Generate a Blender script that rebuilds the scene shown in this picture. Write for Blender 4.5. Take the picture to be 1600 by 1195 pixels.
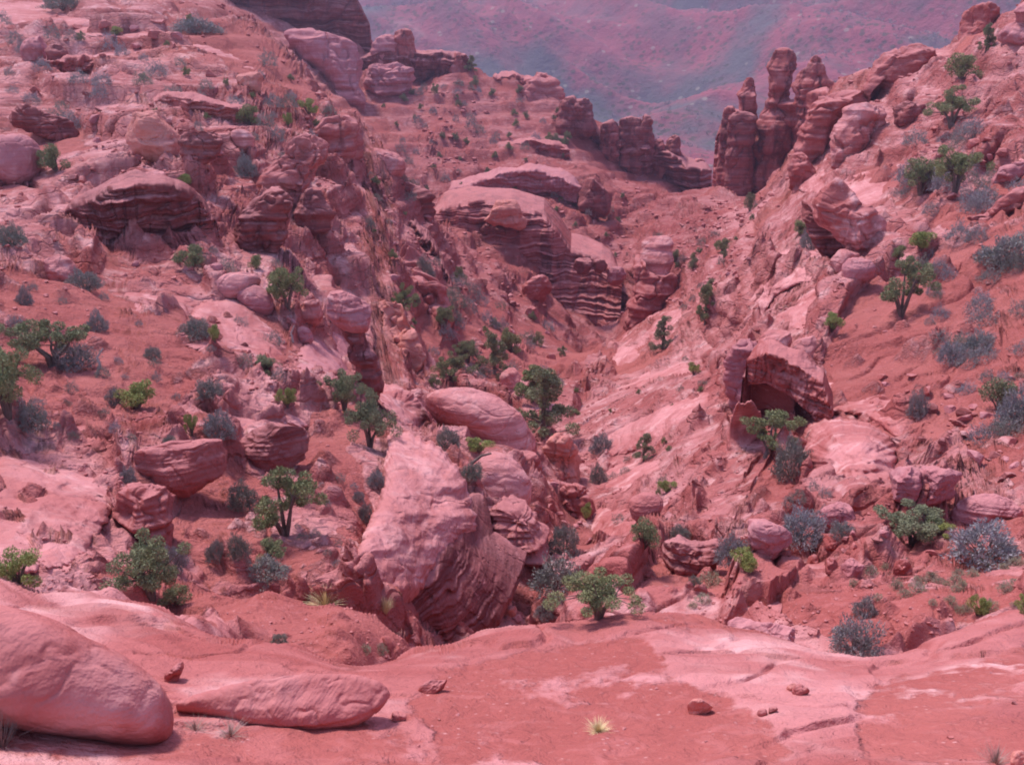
import bpy, math, random
import numpy as np
from mathutils import Vector

# ------------------------------------------------------------------ scene, camera, light
for o in list(bpy.data.objects): bpy.data.objects.remove(o)
SC = bpy.context.scene
COL = SC.collection
R = math.radians
FPX, PITCH = 1385.0, R(20.0)            # focal length in photograph pixels, downward pitch
cam_d = bpy.data.cameras.new('camera'); cam = bpy.data.objects.new('camera', cam_d); COL.objects.link(cam)
cam_d.sensor_width = 36.0; cam_d.lens = 36.0*FPX/1600.0
cam.location = (0, 0, 0); cam.rotation_euler = (R(90)-PITCH, 0, 0)
cam_d.clip_start = 0.05; cam_d.clip_end = 20000
SC.camera = cam
SUN_EL, SUN_AZ = R(60), R(-40)           # azimuth from +Y, clockwise towards +X
w = bpy.data.worlds.new('World'); SC.world = w; w.use_nodes = True
nt = w.node_tree
sky = nt.nodes.new('ShaderNodeTexSky'); sky.sky_type = 'NISHITA'; sky.sun_disc = False
sky.sun_elevation = SUN_EL; sky.sun_rotation = SUN_AZ; sky.air_density = 1.0; sky.dust_density = 4.0; sky.altitude = 1500
nt.links.new(sky.outputs[0], nt.nodes['Background'].inputs[0]); nt.nodes['Background'].inputs[1].default_value = 0.125
sd = bpy.data.lights.new('sun', 'SUN'); sun = bpy.data.objects.new('sun', sd); COL.objects.link(sun)
sd.energy = 3.4; sd.angle = R(9); sd.color = (1.0, 0.93, 0.90)
sdir = Vector((math.sin(SUN_AZ)*math.cos(SUN_EL), math.cos(SUN_AZ)*math.cos(SUN_EL), math.sin(SUN_EL)))
sun.rotation_euler = sdir.to_track_quat('Z', 'Y').to_euler()
SC.view_settings.view_transform = 'Standard'; SC.view_settings.look = 'None'
SC.view_settings.exposure = 1.22; SC.view_settings.gamma = 1.0
SC.render.engine = 'CYCLES'
SC.cycles.filter_width = 1.9
SC.cycles.volume_bounces = 0; SC.cycles.max_bounces = 4; SC.cycles.diffuse_bounces = 2; SC.cycles.glossy_bounces = 1; SC.cycles.transmission_bounces = 0

rng = np.random.RandomState(7)
random.seed(7)
CP, SP = math.cos(PITCH), math.sin(PITCH)
# ------------------------------------------------------------------ helpers
def ray(u, v):
    """direction through a photograph pixel (vectorised)"""
    a = (np.asarray(u, float)-800.0)/FPX; b = -(np.asarray(v, float)-597.5)/FPX
    x = a; y = CP + b*SP; z = -SP + b*CP
    return x, y, z
def azel(u, v):
    x, y, z = ray(u, v); h = np.hypot(x, y)
    return np.arctan2(x, y), z/h
def project(x, y, z):
    d = y*CP - z*SP; h = y*SP + z*CP
    return 800.0 + FPX*x/d, 597.5 - FPX*h/d

PERM = rng.permutation(256); PERM = np.concatenate([PERM, PERM, PERM])
GA = rng.rand(256)*2*np.pi; G2x, G2y = np.cos(GA), np.sin(GA)
g3 = rng.randn(256, 3); g3 /= np.linalg.norm(g3, axis=1)[:, None]
def _f(t): return t*t*t*(t*(t*6-15)+10)
def n2(x, y):
    xi = np.floor(x).astype(np.int64); yi = np.floor(y).astype(np.int64)
    xf = x-xi; yf = y-yi; xi &= 255; yi &= 255
    def g(i, j, dx, dy):
        h = PERM[PERM[i]+j]; return G2x[h]*dx + G2y[h]*dy
    i1 = (xi+1) & 255; j1 = (yi+1) & 255
    u = _f(xf); v = _f(yf)
    a = g(xi, yi, xf, yf); b = g(i1, yi, xf-1, yf); c = g(xi, j1, xf, yf-1); d = g(i1, j1, xf-1, yf-1)
    a = a+(b-a)*u; c = c+(d-c)*u
    return (a+(c-a)*v)*1.5
def n3(x, y, z):
    xi = np.floor(x).astype(np.int64); yi = np.floor(y).astype(np.int64); zi = np.floor(z).astype(np.int64)
    xf = x-xi; yf = y-yi; zf = z-zi; xi &= 255; yi &= 255; zi &= 255
    u = _f(xf); v = _f(yf); w_ = _f(zf); out = 0
    for dz in (0, 1):
        wz = w_ if dz else 1-w_
        for dy in (0, 1):
            wy = v if dy else 1-v
            for dx in (0, 1):
                wx = u if dx else 1-u
                h = PERM[PERM[PERM[(xi+dx) & 255]+((yi+dy) & 255)]+((zi+dz) & 255)]
                out = out + wx*wy*wz*(g3[h, 0]*(xf-dx)+g3[h, 1]*(yf-dy)+g3[h, 2]*(zf-dz))
    return out*1.5
def fbm2(x, y, o=4, s=0.0):
    t = 0; a = 1.0
    for k in range(o):
        t = t + a*n2(x+s+17.3*k, y-s+9.1*k); x = x*2.03; y = y*2.03; a *= .5
    return t
def fbm3(x, y, z, o=3, s=0.0):
    t = 0; a = 1.0
    for k in range(o):
        t = t + a*n3(x+s+7.7*k, y-s, z+3.1*k); x = x*2.03; y = y*2.03; z = z*2.03; a *= .5
    return t
def ss(a, b, x):
    t = np.clip((x-a)/(b-a), 0, 1); return t*t*(3-2*t)

def mesh_obj(name, V, F, mat, parent=None, smooth=True, attrs=None):
    V = np.asarray(V, np.float32); F = np.asarray(F, np.int32)
    me = bpy.data.meshes.new(name)
    k = F.shape[1]
    me.vertices.add(len(V)); me.vertices.foreach_set('co', V.ravel())
    me.loops.add(F.size); me.loops.foreach_set('vertex_index', F.ravel())
    me.polygons.add(len(F)); me.polygons.foreach_set('loop_start', np.arange(0, F.size, k, dtype=np.int32))
    me.polygons.foreach_set('loop_total', np.full(len(F), k, np.int32))
    me.update(calc_edges=True)
    me.polygons.foreach_set('use_smooth', np.full(len(F), smooth))
    if attrs:
        for n, a in attrs.items():
            at = me.attributes.new(n, 'FLOAT', 'POINT'); at.data.foreach_set('value', np.asarray(a, np.float32).ravel())
    me.validate()
    if mat: me.materials.append(mat)
    o = bpy.data.objects.new(name, me); COL.objects.link(o)
    if parent: o.parent = parent
    return o
def tag(o, label=None, cat=None, group=None, kind=None):
    if label: o['label'] = label
    if cat: o['category'] = cat
    if group: o['group'] = group
    if kind: o['kind'] = kind
    return o

# ------------------------------------------------------------------ materials
def new_mat(name):
    m = bpy.data.materials.new(name); m.use_nodes = True
    n = m.node_tree; b = n.nodes['Principled BSDF']; b.inputs['Roughness'].default_value = .9
    b.inputs['Specular IOR Level'].default_value = .15
    return m, n, b
class N:
    """tiny node-graph helper"""
    def __init__(s, nt): s.nt = nt; s.geo = nt.nodes.new('ShaderNodeNewGeometry'); s.pos = s.geo.outputs['Position']; s.nrm = s.geo.outputs['Normal']
    def node(s, t, **k):
        n = s.nt.nodes.new(t)
        for a, b in k.items(): setattr(n, a, b)
        return n
    def put(s, inp, v):
        if hasattr(v, 'links'): s.nt.links.new(v, inp)
        else: inp.default_value = v
    def noise(s, scale, detail=4, rough=.55, dist=0.0, vec=None, dims=(1, 1, 1)):
        v = vec or s.pos
        if dims != (1, 1, 1):
            mp = s.node('ShaderNodeMapping'); mp.inputs['Scale'].default_value = dims; s.nt.links.new(v, mp.inputs[0]); v = mp.outputs[0]
        n = s.node('ShaderNodeTexNoise'); s.put(n.inputs['Vector'], v); n.inputs['Scale'].default_value = scale
        n.inputs['Detail'].default_value = detail; n.inputs['Roughness'].default_value = rough; n.inputs['Distortion'].default_value = dist
        return n.outputs['Fac']
    def vor(s, scale, vec=None, feat='F1'):
        n = s.node('ShaderNodeTexVoronoi', feature=feat); s.put(n.inputs['Vector'], vec or s.pos); n.inputs['Scale'].default_value = scale
        return n.outputs['Distance']
    def ramp(s, f, a, b, lo=0.0, hi=1.0):
        n = s.node('ShaderNodeMapRange', interpolation_type='SMOOTHSTEP'); s.put(n.inputs[0], f)
        n.inputs[1].default_value = a; n.inputs[2].default_value = b; n.inputs[3].default_value = lo; n.inputs[4].default_value = hi
        return n.outputs[0]
    def math(s, op, a, b=0.0):
        n = s.node('ShaderNodeMath', operation=op); s.put(n.inputs[0], a); s.put(n.inputs[1], b); return n.outputs[0]
    def mix(s, f, a, b):
        n = s.node('ShaderNodeMix', data_type='RGBA'); s.put(n.inputs[0], f)
        for i, c in ((6, a), (7, b)):
            if hasattr(c, 'links'): s.nt.links.new(c, n.inputs[i])
            else: n.inputs[i].default_value = (*c, 1)
        return n.outputs[2]
    def attr(s, name):
        n = s.node('ShaderNodeAttribute', attribute_name=name); return n.outputs['Fac']
    def bump(s, h, strength, dist, nrm=None):
        n = s.node('ShaderNodeBump'); s.put(n.inputs['Height'], h); n.inputs['Strength'].default_value = strength
        n.inputs['Distance'].default_value = dist
        if nrm: s.nt.links.new(nrm, n.inputs['Normal'])
        return n.outputs[0]

PINK = (.68, .29, .285); PINK2 = (.48, .145, .135); PALE = (.82, .44, .425)
SOIL = (.40, .104, .092); SOIL2 = (.48, .145, .128); REDR = (.33, .068, .060); DARK = (.13, .036, .04); ORNG = (.60, .17, .11)

def rock_graph(g, tone=0.0, lod=1.0):
    """weathered red sandstone: pale bleached patches, darker red beds, brown varnish streaks"""
    a = g.noise(.22, 4, .6, .4); b = g.noise(1.3, 3, .65, .5)
    c = g.mix(g.ramp(a, .38, .62), PINK2, PINK)
    c = g.mix(g.ramp(b, .5, .68, 0, .8), c, PALE)
    beds = g.noise(1.0, 3, .65, .6, dims=(.12, .12, 2.6))
    c = g.mix(g.ramp(beds, .50, .64, 0, .55), c, REDR)
    return c
m_terr, nt_, bs = new_mat('canyon_rock_and_soil'); g = N(nt_)
def build_ground(g, bs):
    rock = rock_graph(g)
    steep = g.attr('steep'); soil = g.attr('soil')
    sx = g.noise(2.4, 5, .72)
    rock = g.mix(g.math('MULTIPLY', steep, .62), rock, REDR)  # redder steep rock, with the shade of upright faces put into the colour
    # varnish on the beds of the steep walls
    vn = g.noise(.8, 3, .6, .5, dims=(.6, .6, .25))
    rock = g.mix(g.math('MULTIPLY', g.ramp(vn, .5, .66), g.attr('varnish')), rock, DARK)
    s1 = g.noise(.35, 4, .6); s2 = g.noise(30, 3, .7)
    so = g.mix(g.ramp(s1, .35, .65), SOIL, SOIL2)
    so = g.mix(g.ramp(s2, .57, .72, 0, .35), so, (.60, .25, .22))
    peb = g.vor(26.0)
    so = g.mix(g.math('MULTIPLY', g.ramp(peb, .10, .2, .5, 0), g.ramp(g.noise(7, 3, .6), .5, .62)), so, PALE)
    so = g.mix(g.ramp(g.noise(5.5, 3, .7, .6), .52, .64, 0, .35), so, (.56, .19, .18))
    sx2 = g.math('ADD', sx, g.math('MULTIPLY', g.math('SUBTRACT', g.noise(19, 3, .7), .5), .5))
    m = g.ramp(g.math('ADD', soil, g.math('MULTIPLY', g.math('SUBTRACT', sx2, .5), 1.1)), .36, .62)
    c = g.mix(m, rock, so)
    fn = g.attr('orange')
    c = g.mix(fn, c, ORNG)
    c = g.mix(g.math('MULTIPLY', g.attr('redbeds_shade'), g.ramp(g.noise(.5, 4, .65, dims=(.4, .4, 3)), .3, .6, .35, .8)), c, (.33, .072, .066))  # redder middle-distance beds, with the shade of those slopes painted in
    g.nt.links.new(c, bs.inputs['Base Color'])
    h = g.math('ADD', g.noise(2.0, 5, .66, .6), g.math('MULTIPLY', g.noise(16, 3, .7), .22))
    vd = g.node('ShaderNodeVectorMath', operation='ADD'); nd = g.node('ShaderNodeTexNoise'); nd.inputs['Scale'].default_value = 1.3; g.nt.links.new(g.pos, nd.inputs['Vector'])
    g.nt.links.new(g.pos, vd.inputs[0]); g.nt.links.new(nd.outputs['Color'], vd.inputs[1])
    mp = g.node('ShaderNodeMapping'); mp.inputs['Scale'].default_value = (1, 1, 2.6); g.nt.links.new(vd.outputs[0], mp.inputs[0])
    blk = g.math('MINIMUM', g.vor(.9, mp.outputs[0], 'DISTANCE_TO_EDGE'), .10)
    h = g.math('ADD', h, g.math('MULTIPLY', g.math('MULTIPLY', blk, 3.5), g.math('SUBTRACT', 1.0, m)))
    h = g.math('MULTIPLY', h, g.attr('ruf'))
    h = g.math('ADD', h, g.math('MULTIPLY', g.noise(11, 4, .72, .8), .10))
    n1 = g.bump(h, .75, .35)
    h2 = g.math('ADD', g.noise(60, 2, .75), g.math('MULTIPLY', peb, -.4))
    n2_ = g.bump(h2, .35, .02, n1)
    g.nt.links.new(n2_, bs.inputs['Normal'])
build_ground(g, bs)
# ------------------------------------------------------------------ terrain: control points (pixel u, pixel v, horizontal range) / hidden points (u, range, z)
CPTS = """
-300 1300 1.7;100 1300 1.6;400 1300 1.5;800 1300 1.45;1300 1300 1.5;1900 1300 1.7
-150 1195 2.0;0 1195 1.95;300 1195 1.88;600 1195 1.86;900 1195 1.86;1200 1195 1.9;1600 1195 2.0;1750 1195 2.05
0 1120 2.35;300 1120 2.3;600 1120 2.3;900 1100 2.45;1200 1100 2.5;1500 1100 2.6;1700 1100 2.7
600 1060 2.8;750 1030 3.1;900 1010 3.35;1100 1020 3.3;1300 1060 3.0;1400 1050 3.2;1500 1020 3.5;1600 990 3.9
580 1047 3.1;650 1022 3.35;750 995 3.7;850 977 3.9;930 975 4.0;1000 967 4.1;1100 970 4.1;1200 1000 3.8;1260 1022 3.7;1330 1037 3.6;1450 1010 4.0;1520 988 4.3;1600 967 4.6;1750 940 4.9
300 1040 3.0;400 1010 3.4;470 1012 3.5;540 1048 3.25;300 985 3.7;200 1000 3.3;100 960 3.8;0 900 4.4;-150 870 4.7;140 925 4.3;260 950 4.2
90 900 5.6;180 920 5.6;240 938 5.5;310 955 5.4
330 918 7.6;420 925 7.4;520 945 7.2;480 970 6.6;600 980 7.0;650 1000 6.6;400 985 6.0;560 1030 5.6
150 900 7.6;240 935 7.4;60 880 7.8;230 900 8.3;380 900 9.2;500 900 9.4;560 930 8.9;620 950 9.4
200 860 9.6;0 880 8.3;0 850 9;60 800 10;150 800 10.6;300 830 10.6;450 820 11;550 840 10.8;600 890 10.6
0 740 12;100 740 12;180 720 12.8;300 760 12.4;450 740 13;550 750 13;650 860 12;700 870 12.2;740 830 13.6
700 760 14.6;640 700 16;560 640 18.5;800 800 15.8;800 700 19;730 650 22;660 600 24;850 760 18;840 690 22
640 985 11;700 990 11.2;750 950 12.2;800 940 13;830 890 14.6;870 890 15.3;850 850 16.6;880 820 18.5;900 840 17.8;870 760 21.5;880 700 27
0 650 15;180 640 15.6;300 650 16;400 640 17;470 690 15.5;0 560 18;200 560 18.5;100 500 21;0 480 21;200 500 22;320 520 22.5;400 560 20.5;470 590 20.5;550 590 21.5
0 410 27;100 430 26.5;200 440 27;300 440 27.5;400 480 26;430 430 30;500 490 29;500 570 24;330 400 31;0 380 31
0 340 36;200 400 31;100 350 34;200 310 34.5;320 300 36;100 310 36.5;300 380 32;0 300 40;100 250 46;0 200 55;200 200 48;300 200 52;100 120 68;0 100 75;200 100 70;0 0 100;200 0 95;300 30 92;-200 0 95;-200 300 38;-200 500 20;-200 800 9.5;-200 150 62
430 390 37;370 370 37;380 320 39;450 250 44;520 250 50;480 330 45;400 200 52;300 120 66;400 100 72;400 45 92;330 -5 108;440 70 90;500 130 80;555 185 70;545 235 62;500 300 50
600 250 68;640 280 68;620 330 60;560 320 55;560 380 48;560 450 38;520 440 38;600 440 42;600 520 36;640 470 44;600 570 31;640 600 29
650 520 43;700 570 42;690 620 34;650 400 56;700 430 60;680 350 72;750 430 66;760 500 55;750 570 44;800 600 42;820 650 36;860 640 38;800 520 56;800 450 68;860 460 73;870 530 62;900 555 60;930 530 70;830 420 74;720 380 72
720 350 84;800 335 88;860 345 89;880 385 87;950 430 85;720 385 80;780 412 79;860 470 78;900 500 77;935 515 77;960 510 77;955 480 80
650 300 92;700 270 118;800 280 115;900 330 103;920 270 120;940 380 98;980 400 100;960 430 92;1000 350 110;900 400 90;700 220 130;850 210 138;780 180 146;650 180 142;580 180 140;560 130 152
620 120 155;700 110 157;735 104 160;800 112 158;860 135 155;900 165 152;960 200 150;1000 215 150;1060 250 152;1100 285 150;1000 290 138;1060 310 135;950 260 138;1090 300 140
560 60 170;480 60 165;430 20 175;400 0 180;520 0 180;560 20 178
1350 1000 6;1250 980 6.3;1450 980 6.2;1600 940 6.6;1300 930 7.4;1500 930 7.4;1150 960 6.9;1100 930 8;950 965 6.9;1030 940 7.7;880 960 7.6;930 915 9;1000 868 10.6;1080 890 9.6;1040 880 10.2
1200 880 9.5;1160 900 8.8;1300 870 9.6;1400 850 10.4;1500 880 9.1;1600 890 8.7;1750 880 8.8;1150 850 11.8;1250 830 12;1350 810 12.2;1500 810 11.8;1600 810 11.6
900 800 20;940 830 18.5;1000 830 16.5;1000 770 19.5;1060 830 14.6;1100 790 16;1130 700 19;1150 760 17;1200 750 16.6;1250 770 15.6;950 720 24;900 700 28;880 680 31;950 650 31;1000 650 29;1060 700 23;1100 640 26;1050 590 33;950 570 47;920 600 43;1000 520 50;1050 480 55;1100 520 42;1130 580 31
1250 690 19.6;1300 640 20.6;1200 640 22;1170 560 29;1180 510 34;1230 560 26;1300 560 24.5;1340 760 14.6;1400 700 17.6;1500 740 14.8;1600 750 13.4;1750 740 13;1400 600 22;1500 630 19.5;1600 600 20;1800 600 19
1500 500 27;1600 450 28.5;1350 500 29;1280 470 33;1220 480 34;1300 420 37;1200 430 41;1400 400 36;1600 350 36;1800 400 29;1230 370 47;1180 470 42;1160 510 40;1180 400 54;1500 300 46;1350 320 49;1270 300 58;1600 200 55;1800 200 50;1450 200 62;1300 250 68;1250 240 80;1350 140 85;1420 82 92;1480 80 86;1300 135 95;1540 60 76;1600 80 66;1600 0 78;1800 0 72
1000 400 84;1060 370 82;1100 420 64;1130 370 75;1100 340 90;1050 320 98;1170 320 92;1200 290 88;1230 300 80;990 480 74;1015 445 75;1000 505 52;1042 478 54;960 533 54;1020 300 120;1130 290 112;1110 300 120
1050 262 380;1000 205 480;1100 205 460;900 160 540;1000 130 620;1100 110 640;1300 100 600;750 95 640;1200 50 760;1400 40 700;600 70 760;700 55 780;900 50 790;560 0 900;800 0 960;1000 0 930;1300 0 850;1500 0 780;1600 40 620;600 -80 1150;1000 -90 1200;1500 -90 1050;300 -60 1100;1900 -50 950;0 -60 1100;800 -250 1700;200 -250 1700;1500 -250 1600
"""
HPTS = """
800 4.6 -4.2;900 4.8 -4.4;700 4.4 -4.2;650 5.0 -6.0;800 6 -7.2;900 5.6 -5.3;720 9 -8.1;800 9 -8.3;680 7.5 -7.6;860 11 -8.8
1000 5.2 -4.7;1100 5.2 -4.7;1200 4.7 -4.3;1330 4.6 -4.1;1500 5.2 -4.4;1650 5.5 -4.4
100 5.0 -4.0;250 4.8 -4.0;400 4.5 -4.0;500 4.3 -4.0;0 5.2 -4.1;250 6.4 -4.9;100 6.6 -4.8
400 8.3 -6.2;550 8.0 -6.3
950 24 -12.2;700 22 -10.9;750 24 -11.8;800 23 -12;850 26 -13;780 30 -13.6;820 21.5 -10.8;730 27 -12.6
470 92 -9;560 80 -15;600 90 -16;520 105 -8;440 120 -3;350 135 6
650 100 -16.5;750 95 -17;850 96 -17.8;700 76 -15
1240 100 -14;1300 115 -16;1400 125 -18;1500 120 -12;1600 110 -8;1200 130 -20;1400 180 -34;1600 170 -24;1800 150 -10
700 180 -22;800 185 -26;900 180 -28;1000 170 -27;1100 175 -29;1150 160 -27;500 230 0;600 220 -20;750 300 -45;1000 280 -45;1300 300 -48;1600 320 -40;300 400 20;0 300 30;300 900 20;1700 420 -30
560 30 -10.6;640 26 -11.3;1190 24 -10.2;1140 36 -12.6
-500 5 -4.3;-500 20 -4;-500 60 -1;2100 5 -4.2;2100 20 -4.5;2100 60 2;-500 2 -1.8;2100 2 -1.8;-500 200 20;2100 200 10;-500 900 30;2100 900 20
980 60 -20;1010 62 -19.5;940 66 -22.6;1040 63 -18.2;960 62 -21.5
"""
KA = 2.0
pa, pl, pf = [], [], []
for row in CPTS.replace('\n', ';').split(';'):
    if row.strip():
        u, v, r = map(float, row.split()); a, t = azel(u, v); pa.append(a); pl.append(math.log(r)); pf.append(t)
for row in HPTS.replace('\n', ';').split(';'):
    if row.strip():
        u, r, z = map(float, row.split()); v = 597.5 - FPX*math.tan(math.atan2(z, r)+PITCH); v = min(max(v, -100), 1300)
        a, t = azel(u, v); pa.append(a); pl.append(math.log(r)); pf.append(z/r)
pa = np.array(pa)*KA; pl = np.array(pl); pf = np.array(pf)
P = np.stack([pa, pl, np.ones_like(pa)], 1); n_ = len(pa)
K = np.sqrt((pa[:, None]-pa[None])**2 + (pl[:, None]-pl[None])**2 + 1e-4)
A = np.zeros((n_+3, n_+3)); A[:n_, :n_] = K - np.eye(n_)*.012; A[:n_, n_:] = P; A[n_:, :n_] = P.T
W = np.linalg.solve(A, np.concatenate([pf, np.zeros(3)]))
def base_F(a, l):
    a = a*KA; out = W[n_]*a + W[n_+1]*l + W[n_+2]
    for i in range(n_): out = out + W[i]*np.sqrt((a-pa[i])**2 + (l-pl[i])**2 + 1e-4)
    return out
QA = np.linspace(R(-52), R(52), 420); QL = np.linspace(math.log(1.1), math.log(3200), 900)
QF = base_F(QA[:, None]+0*QL[None], QL[None]+0*QA[:, None])
def samp(G, a, l):
    x = np.clip((a-QA[0])/(QA[1]-QA[0]), 0, len(QA)-1.001); y = np.clip((l-QL[0])/(QL[1]-QL[0]), 0, len(QL)-1.001)
    i = x.astype(int); j = y.astype(int); x = x-i; y = y-j
    return (G[i, j]*(1-x)+G[i+1, j]*x)*(1-y) + (G[i, j+1]*(1-x)+G[i+1, j+1]*x)*y
# painted ground cover: soil patches (+) and bare rock (-), outlines in photograph pixels carried onto the ground
def inpoly(px, py, poly):
    ins = np.zeros(px.shape, bool); n = len(poly)
    for k in range(n):
        x1, y1 = poly[k]; x2, y2 = poly[(k+1) % n]
        c = ((y1 > py) != (y2 > py)); ins ^= c & (px < (x2-x1)*(py-y1)/((y2-y1) or 1e-9)+x1)
    return ins
def poly(s): a = list(map(float, s.split())); return [(a[i], a[i+1]) for i in range(0, len(a), 2)]
SOILP = ["630 1195 600 1140 680 1080 740 1040 850 1020 1000 1010 1030 1030 1080 1070 1150 1100 1210 1140 1230 1195",
 "1260 1195 1330 1160 1330 1100 1290 1060 1420 1050 1500 1030 1600 1010 1700 1000 1700 1195",
 "0 1160 120 1170 270 1160 420 1140 560 1120 620 1150 500 1195 0 1195",
 "110 905 180 925 240 945 310 965 420 1000 480 1010 560 1045 640 1020 640 995 560 960 420 930 320 925 230 900",
 "470 790 530 700 560 730 580 790 600 860 560 900 520 930 440 920 320 900 290 860 200 870 280 800 300 740 380 740",
 "320 910 560 950 560 930 480 900 300 860", "0 520 150 480 240 500 330 490 400 520 330 560 300 640 220 680 60 700 0 660",
 "0 440 100 440 230 480 200 500 0 500", "280 480 390 480 440 520 460 560 400 560 300 540",
 "450 780 560 690 640 700 560 640 500 650 470 720", "1130 960 1170 880 1290 880 1340 900 1400 880 1600 880 1600 960 1450 990 1350 1040 1230 1000",
 "980 930 1000 890 1080 880 1150 900 1130 960 1060 960 950 960", "1200 720 1260 770 1240 830 1180 850 1090 850 1150 780",
 "1290 600 1300 560 1340 480 1440 420 1600 380 1600 760 1500 720 1380 640 1340 660", "1290 640 1340 620 1340 560 1290 560",
 "1380 250 1440 330 1400 370 1340 330 1330 290", "1440 360 1600 250 1600 420 1500 400",

 "930 560 1000 540 1060 560 1010 600 950 590", 
 "700 440 860 560 900 560 880 600 700 600 640 520", "1380 860 1600 820 1600 880 1400 880", "800 900 850 880 860 940 820 980 780 980",
 "300 30 400 60 480 130 520 200 460 190 380 150 330 90", "250 40 340 40 350 80 270 90", "880 560 930 540 940 560 900 590"]
ROCKP = ["0 700 180 700 170 860 120 890 0 860", "590 620 680 700 750 790 740 860 640 960 580 900 600 780 580 700",
 "1000 960 1060 1010 1180 1000 1260 1040 1420 1060 1320 1100 1360 1195 1260 1195 1200 1130 1080 1080 1010 1010",
 "640 1195 560 1150 600 1090 560 1060 700 1015 850 980 1000 970 1010 1000 850 1020 720 1050 660 1110 700 1195",
 "1340 1050 1600 965 1600 1010 1450 1045", "860 270 960 270 1030 340 960 430 880 400", "940 500 1060 440 1080 380 960 390 900 480", "600 150 700 140 860 160 900 240 820 300 700 290 620 250", "1040 350 1180 330 1180 400 1080 490", "600 300 700 280 860 300 900 400 700 400", "1130 770 1160 640 1220 600 1250 640 1180 760 1130 850 1080 830",
 "900 640 1050 560 1120 620 1100 740 1050 800 960 830 900 740", "170 450 300 430 340 480 300 500 200 490",
 "0 30 250 40 400 150 420 300 330 290 150 260 100 130 0 60", "1260 270 1450 360 1400 400 1300 420 1200 420 1200 380",
 "0 900 80 900 250 950 420 1000 540 1050 300 1060 0 1000", "1000 870 1040 870 960 960 860 980", "1220 590 1300 700 1400 790 1290 780 1240 660",
 "1200 860 1290 860 1200 960 1130 970 1150 890","1230 440 1300 440 1250 560 1160 560 1180 500"]
SMOOTHP = ["1240 640 1400 640 1420 760 1360 810 1260 760","900 640 1050 540 1120 600 1120 740 1050 840 960 880 880 800 860 700", "1040 860 1100 780 1140 650 1220 600 1230 700 1180 800 1170 860",
 "575 640 640 660 700 720 750 830 650 960 560 920 560 760", "0 700 180 700 190 800 110 900 0 900", "270 470 420 470 460 560 400 600 300 560", "1230 260 1460 340 1460 400 1300 430 1200 420",
 "1230 440 1300 440 1250 560 1160 560 1180 500", "440 540 560 520 540 620 450 610", "960 500 1080 470 1120 560 960 600", "560 590 660 600 690 680 600 690", "150 420 320 420 330 490 160 500", "480 690 600 680 600 860 470 900 420 800"]
def paint(polys, U, V):
    m = np.zeros(U.shape)
    for s in polys:
        pl_ = poly(s); xs = [p[0] for p in pl_]; ys = [p[1] for p in pl_]
        box = (U > min(xs)) & (U < max(xs)) & (V > min(ys)) & (V < max(ys))
        k = np.where(box)
        m[k] = np.maximum(m[k], inpoly(U[k], V[k], pl_))
    return m
def blur(m, n):
    for _ in range(n):
        m[1:-1] = (m[:-2]+m[1:-1]*2+m[2:])/4; m[:, 1:-1] = (m[:, :-2]+m[:, 1:-1]*2+m[:, 2:])/4
    return m


def cells(X, Y, s, asp0=1.0, rot=0.0):
    c0, s0 = math.cos(rot), math.sin(rot); X, Y = X*c0+Y*s0, (-X*s0+Y*c0)*asp0
    x = X/s; y = Y/s; xi = np.floor(x).astype(np.int64); yi = np.floor(y).astype(np.int64); best = np.full(X.shape, 9.0); b2 = best.copy(); idv = np.zeros(X.shape)
    for dx in (-1, 0, 1):
        for dy in (-1, 0, 1):
            cx = xi+dx; cy = yi+dy; h = PERM[PERM[cx & 255]+(cy & 255)]; h2 = PERM[h+57]
            px = cx+.12+.76*h/255.; py = cy+.12+.76*h2/255.
            ddx = x-px; ddy = y-py; an = h*.31; c_, s_ = np.cos(an), np.sin(an)
            d_ = .5*(np.abs(ddx*c_+ddy*s_)+np.abs(-ddx*s_+ddy*c_)) + .5*np.hypot(ddx, ddy)
            k = d_ < best; b2 = np.where(k, best, np.minimum(b2, d_)); best = np.where(k, d_, best); idv = np.where(k, PERM[h2+101]/255., idv)
    return best, b2-best, idv
def terrace(Z, h, sharp, off):
    t = (Z+off)/h; f = t-np.floor(t); s_ = 1/(1+np.exp(-(f-.5)*sharp)); s0 = 1/(1+np.exp(.5*sharp)); s_ = (s_-s0)/(1-2*s0)
    return (np.floor(t)+s_)*h-off
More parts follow.
